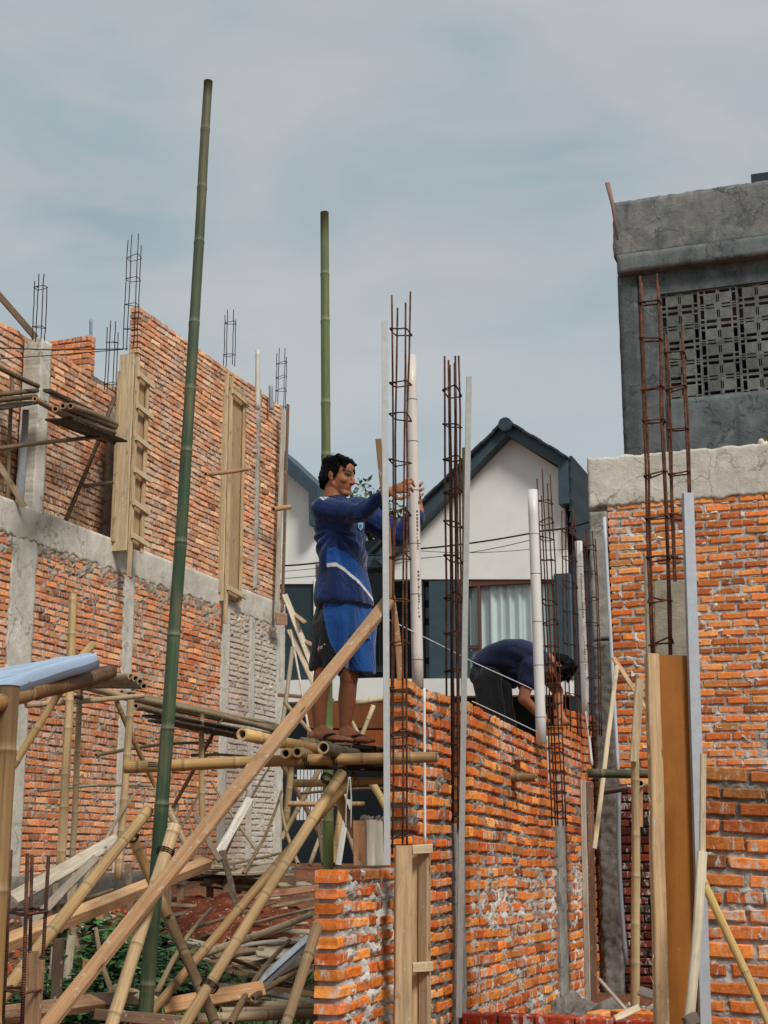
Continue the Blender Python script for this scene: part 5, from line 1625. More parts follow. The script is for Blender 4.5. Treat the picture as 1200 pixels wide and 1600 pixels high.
plk((1000, 1548, 8.3), (1024, 1556, 8.2), .05, .02, 'grey scrap board lying behind the plywood mould', rgb(150, 144, 132))
def putlog():
    p = WP.hit(797, 1214); q = WP.hit(836, 1214)
    mb = MB(); c0 = WP.hit(800, 1214) - WP.n * .05; 
    e = P(838, 1215, c0.y - .12)
    bamboo_mb(mb, c0, e, .028, .027, rgb(150, 126, 84), 0, 9, .5, rgb(120, 98, 66))
    tag(mb.build('bamboo_pole', MT['bamboo'], loc=c0), 'short putlog stub sticking out of the new wall below a tile', 'bamboo pole')
    mb = MB(); h = WP.hit(805, 1187)
    cbox(mb, h + WP.n * .02, U * .09, WP.n * .05, UP * .008, .003, rgb(150, 74, 44)); tag(mb.build('tile', MT['brickW'], loc=h), 'flat clay tile wedged over the putlog hole in the new wall', 'tile')
putlog()
def mortar_pile(px, py, Y, r, label, seed):
    c = P(px, py, Y); mb = MB(); g = []; n = 26
    for j in range(n + 1):
        row = []
        for i in range(n + 1):
            x, y = (i / n - .5) * 2, (j / n - .5) * 2
            q = sqrt(x * x + y * y)
            h = max(-.3, (1 - q ** 1.4)) * .55
            p = V((c.x + x * r, c.y + y * r, ground_z(c.x, c.y) + h * r + r * .25 * nz((x * 2, y * 2, seed)) + r * .14 * nz((x * 6, y * 6, seed))))
            row.append(mb.add(p, gray(.42 + .3 * nz((x * 5, y * 5, seed)))))
        g.append(row)
    for j in range(n):
        for i in range(n): mb.face((g[j][i], g[j][i + 1], g[j + 1][i + 1], g[j + 1][i]), False)
    tag(mb.build('mortar_heap', MT['mortar'], loc=c), label, 'mortar heap')
mortar_pile(905, 1575, 10.3, .36, 'grey heap of dropped mortar behind the knee-high bricks', 1)
mortar_pile(962, 1585, 9.4, .42, 'flatter spill of dark rubble in the corner of the recess', 2)

# loose mortar lumps and bricks behind the knee-high course
def loose_bricks():
    for i, (px, py, Y, a) in enumerate(((985, 1586, 8.3, .4), (1012, 1590, 8.2, -.5), (940, 1588, 8.6, 1.0))):
        c = P(px, py, Y); mb = MB()
        cbox(mb, c, V((cos(a), sin(a), 0)) * .10, V((-sin(a), cos(a), 0)) * .05, UP * .028, .006, palW[i])
        tag(mb.build('loose_brick', MT['brickW'], loc=c), ['loose brick in the middle behind the knee-high course', 'loose brick nearest the plywood mould behind the knee-high course', 'leftmost loose brick behind the knee-high course'][i], 'brick', 'loose bricks in the recess')
loose_bricks()

# ================================================================= UPPER LEFT SCAFFOLD
DK1 = rgb(110, 88, 62); DK2 = rgb(84, 66, 48)
bam((-20, 565, 12.6), (60, 604, 13.2), .026, 'upper dark scaffold pole reaching the far left column', rgb(134, 108, 78), DK2)
bam((-20, 618, 12.4), (58, 610, 13.4), .026, 'first dark deck pole left of the far left column', DK1, DK2)
bam((-20, 628, 12.3), (56, 620, 13.3), .026, 'second dark deck pole left of the far left column', DK2)
plk((-20, 640, 12.4), (50, 628, 13.6), .3, .02, 'dark deck board under the poles at far left', rgb(40, 30, 24), face=V((0, 0, 1)))
bam((54, 623, 12.6), (178, 692, 14.3), .028, 'lowest pole of the bundle running right from the far left column', rgb(140, 110, 78), DK2)
bam((86, 639, 12.2), (178, 676, 14.6), .030, 'left end of the scaffold pole bundle on the upper floor', rgb(134, 104, 74), DK2)
bam((98, 634, 12.3), (180, 668, 14.7), .030, 'middle end of the scaffold pole bundle on the upper floor', rgb(124, 96, 68), DK2)
bam((110, 634, 12.4), (182, 664, 14.8), .030, 'right end of the scaffold pole bundle on the upper floor', rgb(140, 112, 80), DK2)
plk((92, 655, 12.6), (180, 690, 14.4), .26, .02, 'dark board under the scaffold pole bundle', rgb(34, 26, 20), face=V((0, 0, 1)))
plk((74, 610, 13.3), (140, 641, 14.4), .09, .03, 'dark weathered plank above the scaffold pole bundle', rgb(74, 66, 58), face=V((0, -.6, .8)))
bam((-20, 703, 12.5), (162, 682, 14.0), .022, 'long thin level pole crossing the recessed wall', rgb(124, 100, 76))
bam((103, 813, 14.2), (179, 622, 14.5), .024, 'dark brace leaning against the first column mould', rgb(96, 76, 58))
bam((131, 760, 14.3), (176, 754, 14.6), .022, 'short level tie from the dark brace to the column mould', rgb(110, 92, 70))
plk((-14, 706, 13.0), (38, 792, 13.3), .055, .03, 'pale lath slanting down right at the far left edge', rgb(190, 166, 128))
bam((11, 797, 13.4), (20, 584, 13.4), .022, 'thin upright bamboo in the dark opening at far left', rgb(134, 112, 84))
channel((31, 790, 13.6), (40, 640, 13.6), .06, .04, 'grey metal upright beside the far left column', rgb(150, 156, 160))
plk((-20, 440, 13.4), (56, 528, 13.9), .06, .04, 'brown rafter sloping down right against the sky at far left', rgb(140, 112, 88))
def cable(pts, r, label, col=rgb(30, 30, 34), name='power_cable', cat='cable', sag=.0):
    mb = MB(); q = []
    ps = [P(*p) for p in pts]
    for a, b in zip(ps, ps[1:]):
        for k in range(12): 
            t = k / 12; q.append(a.lerp(b, t) - UP * sag * 4 * t * (1 - t))
    q.append(ps[-1]); tube(mb, q, r, 6, col)
    return tag(mb.build(name, MT['rubber'], loc=ps[0]), label, cat)
cable([(-20, 543, 13.0), (90, 547, 13.6), (200, 545, 14.8)], .006, 'upper dark wire stretched to the first column mould')
cable([(-20, 562, 13.0), (70, 556, 13.6), (192, 546, 14.8)], .005, 'lower dark wire stretched to the first column mould')
cable([(440, 884, 22), (560, 868, 22), (660, 857, 22), (850, 829, 22), (925, 814, 21)], .014, 'thick black power cable across the white gable', sag=.03)
cable([(440, 904, 22), (660, 872, 22), (850, 838, 22)], .006, 'thin wire just below the thick power cable', sag=.05)
cable([(440, 893, 22.2), (660, 861, 22.2), (830, 858, 22.2), (920, 852, 21.5)], .005, 'lowest thin wire sagging across the white gable', sag=.04)
cable([(607, 968, 7.25), (690, 1009, 8.1), (742, 1036, 9.0), (822, 1072, 9.9), (838, 1080, 10.05)], .003, 'white mason line sloping from the man to the second white pipe', rgb(226, 226, 224), 'mason_line', 'string')
cable([(738, 1096, 8.25), (790, 1120, 9.0), (838, 1143, 9.7)], .003, 'white mason line along the top course of the new wall', rgb(226, 226, 224), 'mason_line', 'string')
cable([(545, 1214, 7.5), (541, 1250, 7.5), (540, 1292, 7.5)], .004, 'left white string hanging from the platform', rgb(206, 202, 192), 'string', 'string')
cable([(547, 1214, 7.52), (549, 1250, 7.5), (548, 1294, 7.5)], .004, 'right white string hanging from the platform', rgb(206, 202, 192), 'string', 'string')
cable([(1112, 1188, 6.35), (1150, 1196, 6.4), (1215, 1204, 6.45)], .0018, 'red mason string along the top of the near wall', rgb(200, 70, 40), 'mason_line', 'string')
# binding ties around the poles
def tie(px, py, Y, r, label, d):
    mb = MB(); c = P(px, py, Y); x, y = frame(V(d)); pts = []
    for k in range(28):
        a = k / 9 * 2 * pi; pts.append(c + (x * cos(a) + y * sin(a)) * r + V(d).normalized() * (.004 * k - .05) * .25)
    tube(mb, pts, .003, 5, rgb(40, 34, 30)); tag(mb.build('binding_wire', MT['rubber'], loc=c), label, 'binding')
bd = P(682, 1183, 7.17) - P(194, 1199, 7.17)
tie(478, 1190, 7.17, .034, 'left dark tie around the long horizontal bamboo', bd)
tie(522, 1188, 7.17, .034, 'right dark tie around the long horizontal bamboo', bd)
tie(246, 1196, 7.05, .046, 'dark tie lashing the long horizontal bamboo to the green pole', P(325, 127, 6.9) - P(217, 1650, 6.9))
tie(258, 1331, 6.5, .038, 'dark tie at the upper end of the smooth pale prop', P(273, 1290, 6.55) - P(163, 1640, 6.1))
tie(327, 1541, 6.57, .039, 'dark tie on the nearer long prop', P(534, 1208, 7.45) - P(278, 1618, 6.4))
tie(512, 1217, 7.5, .036, 'dark tie where the forked props meet under the platform', P(534, 1208, 7.45) - P(278, 1618, 6.4))
tie(207, 1086, 11.5, .036, 'small tie at the top of the pale upright under the cut rail end', UP)
tie(315, 1130, 13.6, .034, 'small tie at the top of the slim upright right of the tall green pole', UP)
tie(119, 1090, 10.7, .05, 'small tie binding the two pale uprights under the rail', UP)
tie(205, 1306, 7.1, .034, 'tie at the head of the crooked stub beside the sloping brace', P(232, 1266, 6.95) - P(-22, 1590, 5.85))
def small_roof_bits():
    mb = MB(); pts = [P(965, 375, 15.2), P(957, 320, 15.2), P(949, 286, 15.2)]
    tube(mb, pts, [.012, .022, .03], 7, rgb(140, 110, 100)); tag(mb.build('stick', MT['plain'], loc=pts[0]), 'thin stick pointing up at the corner of the grey building', 'stick')
    mb = MB(); R = random.Random(9); c = P(1196, 712, 12.2)
    for i in range(9):
        p = c + V((R.uniform(-.06, .05), R.uniform(-.05, .05), R.uniform(-.06, .07)))
        cbox(mb, p, rdir(R) * R.uniform(.03, .06), rdir(R) * .02, rdir(R) * .03, .01, rgb(222, 206, 180))
    # crumpled sack
    mb = MB(); g = []; 
    for j in range(17):
        row = []
        for i in range(24):
            th = i / 24 * 2 * pi; ph = j / 16 * pi
            r = .09 + .05 * nz((cos(th) * 2 * sin(ph), sin(th) * 2 * sin(ph), cos(ph) * 2), 1.3) + .02 * nz((th * 2, ph * 3, 1), 2)
            row.append(mb.add(c + V((r * sin(ph) * cos(th) * .9, r * sin(ph) * sin(th), r * cos(ph) * 1.3)), mulc(rgb(214, 196, 168), 1 + .2 * nz((th, ph, 4), 3))))
        g.append(row)
    for j in range(16):
        for i in range(24): mb.face((g[j + 1][i], g[j + 1][(i + 1) % 24], g[j][(i + 1) % 24], g[j][i]))
    tag(mb.build('paper_sack', MT['plain'], loc=c), 'crumpled cream paper sack on the concrete beam at the right edge', 'sack')
small_roof_bits()

# broken brick, mortar crumbs and splinters strewn over the bare ground
def rubble():
    R = random.Random(31); mb = MB()
    spots = [(-1.9, 11.0, 1.8, 2.6, 900), (-1.3, 8.0, 1.3, 1.2, 420), (1.55, 9.8, .55, 1.0, 420), (-2.8, 9.0, 1.2, 2.0, 260)]
    for cx, cy, rx, ry, n in spots:
        for i in range(n):
            a = R.uniform(0, 6.28); q = sqrt(R.random()); x = cx + rx * q * cos(a); y = cy + ry * q * sin(a)
            s = R.choice((.006, .009, .013, .02, .032)) * R.uniform(.7, 1.3)
            if cx > 0: s *= 1.1
            c = V((x, y, ground_z(x, y) + s * .4 + (.02 if cx < 0 else .06)))
            h = (WP.p - c).dot(WP.n)
            if cx > 0 and h > -.06: continue
            A_ = rdir(R); B_ = A_.cross(rdir(R)).normalized(); C_ = A_.cross(B_)
            col = R.choice((rgb(206, 196, 180), rgb(172, 164, 152), rgb(190, 92, 50), rgb(126, 104, 80), rgb(92, 70, 54), rgb(216, 204, 184)))
            cbox(mb, c, A_ * s, B_ * s * .7, C_ * s * .45, s * .2, mulc(col, R.uniform(.5, 1)))
    o = mb.build('rubble', MT['plain'], loc=V((-1, 9, .8)))
    tag(o, 'crumbs of brick, mortar and splintered wood strewn over the bare ground', 'rubble', kind='stuff')
rubble()

# extra thin poles, laths and branches tangled through the low scaffold
def tangle():
    R = random.Random(77)
    L_ = [((60, 1236, 11.2), (236, 1228, 12.6)), ((150, 1180, 12.4), (330, 1160, 14.6)), ((300, 1180, 13.6), (446, 1196, 16.6)), ((132, 1380, 10.2), (214, 1236, 11.8)),
          ((240, 1368, 10.6), (312, 1240, 12.8)), ((402, 1330, 13.0), (330, 1220, 14.0)), ((420, 1200, 15.8), (352, 1336, 12.6)), ((380, 1365, 12.0), (440, 1236, 14.6)),
          ((270, 1364, 10.8), (452, 1330, 14.2)), ((60, 1420, 8.8), (176, 1390, 9.8)), ((30, 1520, 7.4), (130, 1404, 8.8)), ((200, 1600, 6.9), (150, 1452, 8.6)), ((240, 1560, 7.2), (330, 1420, 9.6)),
          ((360, 1600, 6.8), (452, 1470, 8.6)), ((300, 1450, 9.4), (430, 1410, 11.2)), ((395, 1560, 7.2), (486, 1510, 7.9)), ((466, 1350, 11.5), (438, 1248, 13.0)), ((484, 1352, 10.8), (520, 1262, 11.0)), ((560, 1346, 9.6), (528, 1240, 10.4)), ((470, 1240, 12.5), (600, 1232, 11.8))]
    for i, (a, b) in enumerate(L_):
        _seed[0] += 1
        p0, p1 = P(*a), P(*b); mb = MB()
        col = mulc(R.choice([rgb(176, 150, 112), rgb(140, 112, 80), rgb(196, 176, 140), rgb(120, 96, 70)]), R.uniform(.7, 1.05))
        bamboo_mb(mb, p0, p1, R.uniform(.011, .018), R.uniform(.009, .013), col, .03, _seed[0], .22, mulc(col, .7), 9)
        tag(mb.build('thin_pole', MT['bamboo'], loc=p0), 'thin crooked weathered pole tangled among the props and rails of the low scaffold', 'thin pole', 'thin poles in the scaffold tangle')
tangle()
# ================================================================= PEOPLE
def sph(mb, c, ax, n=14):
    """ellipsoid: centre c, three half-axis vectors"""
    c = V(c); X, Y, Z = [V(a) for a in ax]
    top = mb.add(c + Z); bot = mb.add(c - Z); rows = []
    for j in range(1, n):
        ph = pi * j / n
        rows.append([mb.add(c + Z * cos(ph) + (X * cos(2 * pi * i / n) + Y * sin(2 * pi * i / n)) * sin(ph)) for i in range(n)])
    flip = X.cross(Y).dot(Z) < 0
    def q(f): mb.face(f[::-1] if flip else f)
    for i in range(n):
        i2 = (i + 1) % n
        q([top, rows[0][i], rows[0][i2]]); q([bot, rows[-1][i2], rows[-1][i]])
        for j in range(n - 2): q([rows[j][i], rows[j + 1][i], rows[j + 1][i2], rows[j][i2]])

def rcone(mb, a, b, ra, rb, n=14, flat=1.0, fdir=None):
    """tapered capsule from a to b; flat<1 squashes it along fdir"""
    a = V(a); b = V(b); d = b - a
    if d.length < 1e-5: d = V((0, 0, 1e-4))
    dn = d.normalized()
    if fdir is not None:
        y = V(fdir) - dn * V(fdir).dot(dn); y.normalize(); x = y.cross(dn)
    else: x, y = frame(dn)
    prof = []
    for k in range(1, 6):
        t = pi / 2 * (1 - k / 6.0); prof.append((a - dn * ra * sin(t), ra * cos(t)))
    for k in range(0, 5): prof.append((a.lerp(b, k / 4), ra + (rb - ra) * k / 4))
    for k in range(1, 6):
        t = pi / 2 * k / 6.0; prof.append((b + dn * rb * sin(t), rb * cos(t)))
    s = mb.add(a - dn * ra); e = mb.add(b + dn * rb)
    rows = [[mb.add(c + (x * cos(2 * pi * i / n) + y * (flat * sin(2 * pi * i / n))) * r) for i in range(n)] for c, r in prof]
    flip = x.cross(y).dot(dn) < 0
    def q(f): mb.face(f[::-1] if flip else f)
    for i in range(n):
        i2 = (i + 1) % n
        q([s, rows[0][i2], rows[0][i]]); q([e, rows[-1][i], rows[-1][i2]])
        for j in range(len(rows) - 1): q([rows[j][i], rows[j][i2], rows[j + 1][i2], rows[j + 1][i]])

def loft(mb, rings, n=28, sq=2.3):
    """closed skin through (centre, axisX, axisY) super-ellipse rings, flat ends"""
    rows = []
    for c, ax, ay in rings:
        c = V(c); r = []
        for i in range(n):
            t = 2 * pi * i / n; ct, st = cos(t), sin(t)
            k = (abs(ct) ** sq + abs(st) ** sq) ** (-1 / sq)
            r.append(mb.add(c + V(ax) * (ct * k) + V(ay) * (st * k)))
        rows.append(r)
    d = V(rings[-1][0]) - V(rings[0][0])
    flip = V(rings[0][1]).cross(V(rings[0][2])).dot(d) < 0
    def q(f): mb.face(f[::-1] if flip else f)
    for j in range(len(rows) - 1):
        for i in range(n):
            i2 = (i + 1) % n
            q([rows[j][i], rows[j][i2], rows[j + 1][i2], rows[j + 1][i]])
    q(rows[0][::-1]); q(rows[-1])

def fuse(mb, name, mat, root, vox, colfn, smooth=4, folds=None, kids=None):
    """one continuous surface from overlapping volumes"""
    me = bpy.data.meshes.new(name); org = Vector(root['_org'])
    me.from_pydata([tuple(V(v) - org) for v in mb.v], [], mb.f); me.update()
    o = bpy.data.objects.new('tmp_form', me); COL.objects.link(o)
    m = o.modifiers.new('r', 'REMESH'); m.mode = 'VOXEL'; m.voxel_size = vox; m.use_smooth_shade = True
    s = o.modifiers.new('s', 'SMOOTH'); s.factor = .5; s.iterations = smooth
    dg = bpy.context.evaluated_depsgraph_get(); dg.update()
    me2 = bpy.data.meshes.new_from_object(o.evaluated_get(dg))
    bpy.data.objects.remove(o); bpy.data.meshes.remove(me)
    me2.name = name
    if folds:
        nr = [v.normal.copy() for v in me2.vertices]
        for v, nn in zip(me2.vertices, nr):
            v.co = v.co + nn * folds(v.co + org, nn)
    me2.update()
    for a in list(me2.color_attributes): me2.color_attributes.remove(a)
    at = me2.color_attributes.new('Col', 'FLOAT_COLOR', 'POINT'); fl = []
    for v in me2.vertices: fl.extend(colfn(v.co + org, v.normal))
    at.data.foreach_set('color', fl)
    me2.materials.clear(); me2.materials.append(mat)
    for p in me2.polygons: p.use_smooth = True
    ob = bpy.data.objects.new(name, me2); COL.objects.link(ob); ob.parent = root
    return ob

SKIN = rgb(166, 108, 76); SKIND = rgb(146, 92, 64); LIP = rgb(140, 78, 64)

class Head:
    def __init__(s, c, f, up, k=1.0):
        s.c = V(c); s.f = V(f).normalized(); s.u = (V(up) - s.f * V(up).dot(s.f)).normalized(); s.l = s.u.cross(s.f).normalized(); s.k = k
    def p(s, f, l, u): return s.c + (s.f * f + s.l * l + s.u * u) * s.k
    def v(s, f, l, u): return (s.f * f + s.l * l + s.u * u) * s.k
    def ell(s, mb, c, r, n=16): sph(mb, s.p(*c), (s.v(r[0], 0, 0), s.v(0, r[1], 0), s.v(0, 0, r[2])), n)
    def cone(s, mb, a, b, ra, rb): rcone(mb, s.p(*a), s.p(*b), ra * s.k, rb * s.k)
    def build(s, mb, neck):
        s.ell(mb, (-.014, 0, .035), (.094, .074, .082))
        s.ell(mb, (.030, 0, -.025), (.058, .060, .085))
        for q in (-1, 1):
            s.cone(mb, (-.012, q * .050, -.045), (.058, q * .012, -.098), .020, .020)
            s.ell(mb, (.052, q * .036, -.026), (.032, .026, .026))
            s.cone(mb, (.070, q * .040, .018), (.084, q * .010, .016), .012, .013)
            s.ell(mb, (.094, q * .012, -.040), (.012, .009, .008))
            s.cone(mb, (.086, 0, -.064), (.074, q * .018, -.066), .0085, .005)
            s.cone(mb, (.084, 0, -.077), (.074, q * .015, -.075), .0085, .006)
            s.ell(mb, (-.010, q * .074, -.006), (.017, .009, .028)); s.ell(mb, (-.002, q * .072, -.030), (.009, .008, .011))
        s.cone(mb, (.084, 0, .012), (.106, 0, -.034), .009, .0125)
        s.ell(mb, (.070, 0, -.098), (.020, .022, .018))
        s.ell(mb, (.070, 0, -.060), (.020, .028, .034))
        s.ell(mb, (.055, 0, .045), (.035, .052, .045))
        rcone(mb, s.p(-.022, 0, -.055), neck, .056 * s.k, .062 * s.k)
    def local(s, w):
        d = (w - s.c) / s.k; return d.dot(s.f), d.dot(s.l), d.dot(s.u)
    def color(s, w, base):
        f, l, u = s.local(w)
        if abs(f) > .2 or abs(l) > .2 or abs(u) > .2: return base
        al = abs(l)
        if f > .05 and .016 < u - .12 * (al - .02) < .030 and .008 < al < .052: return rgb(40, 28, 24)      # brow
        if f > .06 and -.086 < u < -.058 and al < .024: return mixc(base, LIP, .75)
        if f > .06 and -.008 < u < .012 and .010 < al < .046: return mulc(base, .78)                           # eye socket
        if f > .05 and u < -.098: return mulc(base, .92)
        if abs(u + .045) < .02 and f > .08: return mulc(base, 1.04)
        if abs(f + .006) < .009 and abs(u + .006) < .016 and al > .072: return mulc(base, .62)
        if f > .03 and u < -.05 and al > .03: return mulc(base, .86)
        return base
    def eyes(s, root):
        for q in (-1, 1):
            mb = MB(); s.ell(mb, (.0725, q * .030, .000), (.0125, .0135, .0055), 10)
            for i in range(len(mb.v)):
                f, l, u = s.local(V(mb.v[i]))
                iris = sqrt((l - q * .030) ** 2 + (u + .001) ** 2) < .0085 and f > .072
                mb.c[i] = rgb(26, 16, 12) if iris else rgb(150, 132, 120)
            e = mb.build('eye', MT['rubber'], root)
            mb = MB(); tube(mb, [s.p(.072, q * .014, .0035), s.p(.086, q * .030, .0085), s.p(.068, q * .047, .003)], .0026 * s.k, 5, rgb(34, 22, 18)); mb.build('eyelid', MT['plain'], root)

def hair_mesh(hd, root, clumps, cap=True, vox=.005, seed=1):
    mb = MB()
    if cap:
        hd.ell(mb, (-.026, 0, .048), (.092, .080, .073)); hd.ell(mb, (-.058, 0, .010), (.058, .076, .078))
        hd.ell(mb, (-.066, 0, -.045), (.036, .056, .045))
        for q in (-1, 1):
            hd.ell(mb, (.008, q * .070, .036), (.034, .014, .040)); hd.ell(mb, (.014, q * .070, .005), (.010, .010, .028))
            hd.ell(mb, (-.052, q * .066, -.010), (.026, .018, .048))
    for a, b, ra, rb in clumps: hd.cone(mb, a, b, ra, rb)
    def fo(w, nn):
        f, l, u = hd.local(w)
        return .004 * nz((f * 22 + u * 26, l * 70, u * 18), 1, seed) + .003 * nz((f * 60, l * 130, u * 40), 1, seed)
    st = MB(); R = random.Random(seed + 50)
    for i in range(260):                       # loose strands breaking the outline
        a = R.uniform(-1.3, 1.3); t = R.uniform(-.6, 2.4)
        f, l, u = -.026 + .094 * cos(t) * cos(a), .083 * sin(a), .048 + .075 * sin(t) * cos(a)
        if t < 0 and f > 0: continue
        if t < .55 and f > 0: u = max(u, .085)
        k = 1.02
        p0 = hd.p(-.026 + (f + .026) * k, l * k, .052 + (u - .052) * k)
        out = hd.v(f + .026, l, u - .052).normalized()
        d = (hd.v(R.gauss(.6, .5), R.gauss(0, .5), R.gauss(-.3, .4)) / hd.k)
        d = (d - out * d.dot(out)).normalized()
        ln = R.uniform(.02, .05)
        tube(st, [p0, p0 + d * ln * .5 + out * R.uniform(.002, .008), p0 + d * ln + out * R.uniform(-.003, .008)], [.0016, .0014, .0006], 4, rgb(16, 14, 16))
    st.build('hair_strands', MT['hair'], root)
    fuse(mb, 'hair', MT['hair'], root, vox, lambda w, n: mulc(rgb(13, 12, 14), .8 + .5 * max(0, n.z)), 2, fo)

def hand(mb, wrist, palm, nrm, fingers, thumb, rp=.040, th=.014):
    """palm from wrist to knuckles plus five separate finger chains (world points)"""
    w = V(wrist); p = V(palm)
    rcone(mb, w, p, .026, rp, 14, .42, nrm)
    sph(mb, p, ((p - w).normalized() * .03, V(nrm).cross(p - w).normalized() * rp, V(nrm).normalized() * .015), 12)
    for ch in fingers:
        rr = .0088
        for a, b in zip(ch, ch[1:]):
            rcone(mb, a, b, rr, rr * .92, 10); rr *= .92
    rr = .0105
    for a, b in zip(thumb, thumb[1:]): rcone(mb, a, b, rr, rr * .9, 10); rr *= .9

# ----------------------------------------------------------------- the standing man
def standing_man():
    YM = 7.65
    M = lambda px, py, dy=0.0: P(px, py, YM + dy)
    base = M(525, 1166)
    root = thing('person', 'man in blue long-sleeved jersey and shorts standing on the bamboo platform, hands on the rebar', 'person', base)
    ya = radians(33)
    bf = V((cos(ya), -sin(ya), 0)); bl = V((sin(ya), cos(ya), 0))       # facing, and towards his left (away from the viewer)
    mb = MB()
    hf = V((cos(radians(27)), -sin(radians(27)), -.12))
    hd = Head(M(529, 745), hf, V((.05, 0, 1)), .94)
    neck = M(521, 796, -.0)
    hd.build(mb, neck)
    rcone(mb, neck, M(524, 815), .062, .09)
    # limbs
    sh_n, sh_f = M(508, 796, -.13), M(554, 797, .14)
    el_n, el_f = M(561, 803, -.24), M(622, 836, .10)
    wr_n, wr_f = M(607, 768, -.33), M(655, 800, .05)
    rcone(mb, sh_n, el_n, .05, .042); rcone(mb, el_n, wr_n, .042, .027)
    rcone(mb, sh_f, el_f, .05, .042); rcone(mb, el_f, wr_f, .042, .028)
    hip_n, hip_f = M(522, 950, -.07), M(552, 950, .07)
    kn_n, kn_f = M(504, 1060, -.10), M(545, 1062, .06)
    an_n, an_f = M(499, 1142, -.08), M(539, 1143, .07)
    rcone(mb, hip_n, kn_n, .068, .05); rcone(mb, hip_f, kn_f, .068, .05)
    rcone(mb, kn_n, M(498, 1092, -.085), .047, .049); rcone(mb, M(498, 1092, -.085), an_n, .049, .029)
    rcone(mb, kn_f, M(542, 1094, .072), .047, .049); rcone(mb, M(542, 1094, .072), an_f, .049, .029)
    rcone(mb, M(537, 900), M(537, 945), .08, .075)
    def foot(heel, toe, ank, rt):
        heel = V(heel); toe = V(toe); d = (toe - heel); dn = d.normalized(); s = dn.cross(UP).normalized()
        rcone(mb, heel + UP * .012, heel + d * .35 + UP * .016, .031, .032); rcone(mb, ank, heel + d * .18 + UP * .02, .033, .034)
        rcone(mb, ank + dn * .01, heel + d * .62 + UP * .006, .033, .026)
        rcone(mb, heel + d * .3, heel + d * .72, .030, .040, 14, .5, UP)
        for i, (o, ln, r) in enumerate(((-.030, .225, .0135), (-.008, .235, .0105), (.010, .225, .0098), (.026, .205, .0092), (.040, .185, .0088))):
            a = heel + dn * .15 + s * (o * .8 * rt); b = heel + dn * ln * 1.0 + s * (o * rt) - UP * .004
            rcone(mb, a, b, r * 1.15, r, 10)
        return heel, dn, s
    h1, t1 = M(490, 1154, -.07), M(540, 1160, -.20)
    h2, t2 = M(531, 1156, .07), M(578, 1166, -.06)
    # straighten both feet to real length
    t1 = h1 + (t1 - h1).normalized() * .24; t1.z = h1.z - .012
    t2 = h2 + (t2 - h2).normalized() * .24; t2.z = h2.z - .012
    F1 = foot(h1, t1, an_n, 1); F2 = foot(h2, t2, an_f, -1)
    # near (right) hand: palm over the cage, fingers hooked past the bars towards the pipe
    pn = M(626, 762, -.36)
    fs = []
    for i, (x1, y1, x2, y2, x3, y3) in enumerate(((633, 751, 641, 748, 646, 754), (635, 756, 643, 754, 648, 760), (635, 762, 642, 762, 645, 768), (632, 768, 638, 769, 640, 774))):
        fs.append([M(629, 755 + i * 4.6, -.36), M(x1, y1, -.375), M(x2, y2, -.36), M(x3, y3, -.325)])
    hand(mb, wr_n, pn, V((.1, -1, .5)), fs, [M(613, 773, -.36), M(622, 779, -.39), M(632, 777, -.39), M(638, 773, -.375)], .036)
    # far (left) hand: palm behind the pipe, fingertips curled round its right side
    pf = M(648, 774, .075)
    rcone(mb, wr_f, pf, .028, .030)
    fs = []
    for i, (y0, x2, y2, x3, y3) in enumerate(((758, 660, 754, 658, 757), (766, 662, 763, 659, 766), (774, 661, 772, 657, 775), (782, 658, 781, 655, 784))):
        fs.append([M(645, y0 + 5, .07), M(656, y0 + 1, .065), M(x2, y2, .03), M(x3, y3, -.015)])
    hand(mb, wr_f, pf, V((0, 1, 0)), fs, [M(648, 790, .06), M(641, 778, .06), M(634, 765, .05), M(632, 755, .03)], .034)
    def skin(w, n):
        c = SKIN
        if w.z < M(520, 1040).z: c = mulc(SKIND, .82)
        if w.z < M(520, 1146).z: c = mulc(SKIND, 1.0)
        return hd.color(w, c)
    fuse(mb, 'body', MT['skin'], root, .0042, skin, 4)
    hd.eyes(root)
    cl = []
    R = random.Random(3)
    for i in range(15):                       # fringe swept forward over the forehead
        l = -.064 + i * .0092
        cl.append(((.010, l * .8, .108), (.070 - abs(l) * .3, l * .95, .088), .020, .014))
        cl.append(((.066 - abs(l) * .3, l * .93, .090), (.090 - abs(l) * .42, l * .95 + .008, .044 - .012 * R.random() - .10 * max(0, abs(l) - .04)), .014, .005))
    for i in range(26):                       # locks lying along the crown
        a = R.uniform(-.065, .065); f = R.uniform(-.10, .03)
        z = .127 - 4.5 * (f + .026) ** 2 - 5.5 * a * a
        cl.append(((f, a, z - .012), (f + .05, a * 1.02, z - .014 + R.uniform(-.006, .004)), .013, .008))
    for i in range(9):
        l = -.055 + i * .0138; cl.append(((-.085, l, -.02), (-.090 + R.uniform(0, .010), l * .85, -.078), .018, .007))
    hair_mesh(hd, root, cl, True, .0045, 3)

    # ---- jersey
    mb = MB()
    def ring(px, py, lat, dep, dy=0, tilt=0):
        return (M(px, py, dy), bl * lat + UP * tilt, bf * dep)
    loft(mb, [ring(521, 778, .062, .062), ring(522, 783, .085, .070), ring(525, 789, .140, .086), ring(529, 800, .165, .096), ring(531, 812, .170, .102), ring(533, 836, .172, .110), ring(535, 870, .168, .112),
              ring(536, 900, .168, .116), ring(537, 925, .180, .128), ring(537.5, 941, .190, .139), ring(538, 946.5, .190, .138)], 36, 2.25)
    def sleeve(a, b, c, r0, r1, r2):
        ab = V(b)
        rcone(mb, a, b, r0, r1); rcone(mb, b, c, r1, r2)
    cn = el_n.lerp(wr_n, .90); cf = el_f.lerp(wr_f, .86)
    sleeve(sh_n, el_n, el_n.lerp(wr_n, .82), .073, .052, .040)
